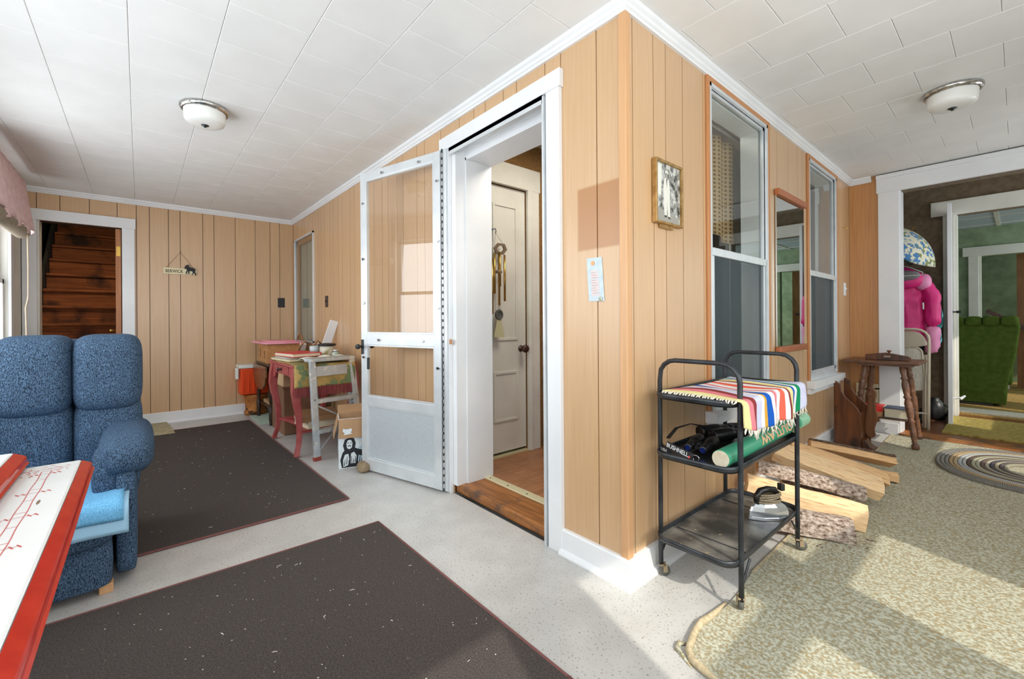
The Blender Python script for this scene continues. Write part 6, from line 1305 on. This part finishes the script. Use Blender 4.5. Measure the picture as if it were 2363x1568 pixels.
# green velvet armchair
fabric('green_velvet', rgb(78, 98, 40), rgb(90, 110, 48), (6, 6, 6))
ga = thing('armchair', 'green velvet armchair seen from behind in the far room', 'armchair', (.75, 5.8, ZM + .012))
bk_ = MB(); pr3 = [(.50, .20), (.885, .20), (.90, .28), (.965, .62), (.995, .93), (.98, 1.0), (.52, 1.0), (.45, .95), (.45, .3)]
MB().prism(pr3, (0, 5.50, 0), (1, 0, 0), (0, 0, 1), (0, .10, 0)).build('backrest', 'green_velvet', ga, bevel=.03, seg=3)
for i, x in enumerate((.50, .63, .76, .89)): MB().sup((x + .03, 5.53, .985), (.068, .075, .055), .6, 16, 10).build('back_roll', 'green_velvet', ga, smooth=True)
MB().box(.45, .90, 5.55, 6.05, .16, .45).build('seat', 'green_velvet', ga, bevel=.03); MB().box(.44, .895, 5.505, 6.0, .10, .22).build('skirt', 'green_velvet', ga, bevel=.01)
MB().box(.42, .50, 5.60, 6.05, .3, .62).build('arm', 'green_velvet', ga, bevel=.03); MB().box(.86, .94, 5.60, 6.05, .3, .62).build('arm', 'green_velvet', ga, bevel=.03)
MB().box(.46, .80, 5.48, 5.52, ZM + .011, .10).build('base', 'cover_black', ga)
# banister in the hall beyond
bn = thing('banister', 'dark wooden stair banister in the hall beyond the armchair', 'banister', (.8, 7.3, ZM))
MB().bar((.70, 7.3, 1.12), (1.3, 7.35, .70), .04, .05).build('handrail', 'rack_wood', bn)
for i in range(4): MB().cyl((.74 + i * .15, 7.30, ZM + .011), (.74 + i * .15, 7.31, 1.08 - i * .105), .012, n=8).build('baluster', 'aged_white', bn)
# wind chime on the white inner door
wc = thing('wind_chime', 'brass wind chime with a wooden top hanging on the white panelled door', 'wind chime', (-1.36, .5, 1.0))
MB().tube([(-1.424, .47, 1.665), (-1.39, .47, 1.665), (-1.385, .47, 1.645), (-1.39, .47, 1.63)], .003, 6).build('hook', 'dark_metal', wc); MB().lathe((-1.425, .47, 1.665), (1, 0, 0), [(.007, 0), (.007, .003)], 8).build('hook_plate', M('blue_tack', rgb(70, 110, 150), .6), wc)
hexo = [(.055 * math.cos(math.radians(a_)), .05 * math.sin(math.radians(a_))) for a_ in range(0, 360, 60)]
rg_ = MB(); ins = [(x * .55, y * .55) for x, y in hexo]
R3 = [Vector((-1.375 + .22 * y, .495 + x * 1.05, 1.525 + .85 * y)) for x, y in hexo]; R4 = [Vector((-1.375 + .22 * y, .495 + x * 1.05, 1.525 + .85 * y)) for x, y in ins]; th_ = Vector((.012, 0, -.003))
rg_.add(R3 + R4 + [p + th_ for p in R3] + [p + th_ for p in R4], [f for i in range(6) for f in ((i, (i + 1) % 6, 6 + (i + 1) % 6, 6 + i), (12 + i, 18 + i, 18 + (i + 1) % 6, 12 + (i + 1) % 6), (i, 12 + i, 12 + (i + 1) % 6, (i + 1) % 6), (6 + i, 6 + (i + 1) % 6, 18 + (i + 1) % 6, 18 + i))])
rg_.build('wooden_ring', M('chime_wood', rgb(126, 108, 88), .7), wc)
for y, z1, z0, x in ((.445, 1.49, 1.21, -1.372), (.435, 1.45, 1.07, -1.385), (.485, 1.50, 1.26, -1.362), (.495, 1.49, 1.13, -1.385), (.535, 1.485, 1.16, -1.372)):
    MB().cyl((x, y, z0), (x, y, z1), .0075, n=10).build('chime_tube', 'brass', wc, smooth=True); MB().cyl((x, y, z1), (x, y, 1.53), .0012, n=4).build('string', 'dark_metal', wc)
for s_ in (-1, 1): MB().tube([(-1.388, .47, 1.632), (-1.375, .495 + s_ * .05, 1.54)], .0012, 4).build('string', 'dark_metal', wc)
MB().cyl((-1.378, .487, 1.53), (-1.378, .487, 1.05), .0012, n=4).build('string', 'dark_metal', wc); MB().lathe((-1.378, .487, 1.355), (0, 0, 1), [(.022, 0), (.024, .01), (.018, .02)], 14).build('clapper', 'chime_wood', wc)
MB().tube([(-1.378, .487 + .028 * math.cos(a_ * .449), 1.065 + .03 * math.sin(a_ * .449)) for a_ in range(14)], .009, 6, closed=True).lathe((-1.382, .487, 1.065), (1, 0, 0), [(.026, 0), (.026, .004)], 12).build('medallion', M('pewter', rgb(110, 110, 104), .5, .5), wc)
MB().prism([(-.018, 0), (.018, 0), (.048, -.125), (-.048, -.12)], (-1.38, .487, 1.03), (0, 1, 0), (0, 0, 1), (.004, 0, 0)).build('wind_sail', M('sail_cream', rgb(196, 190, 150), .6), wc)
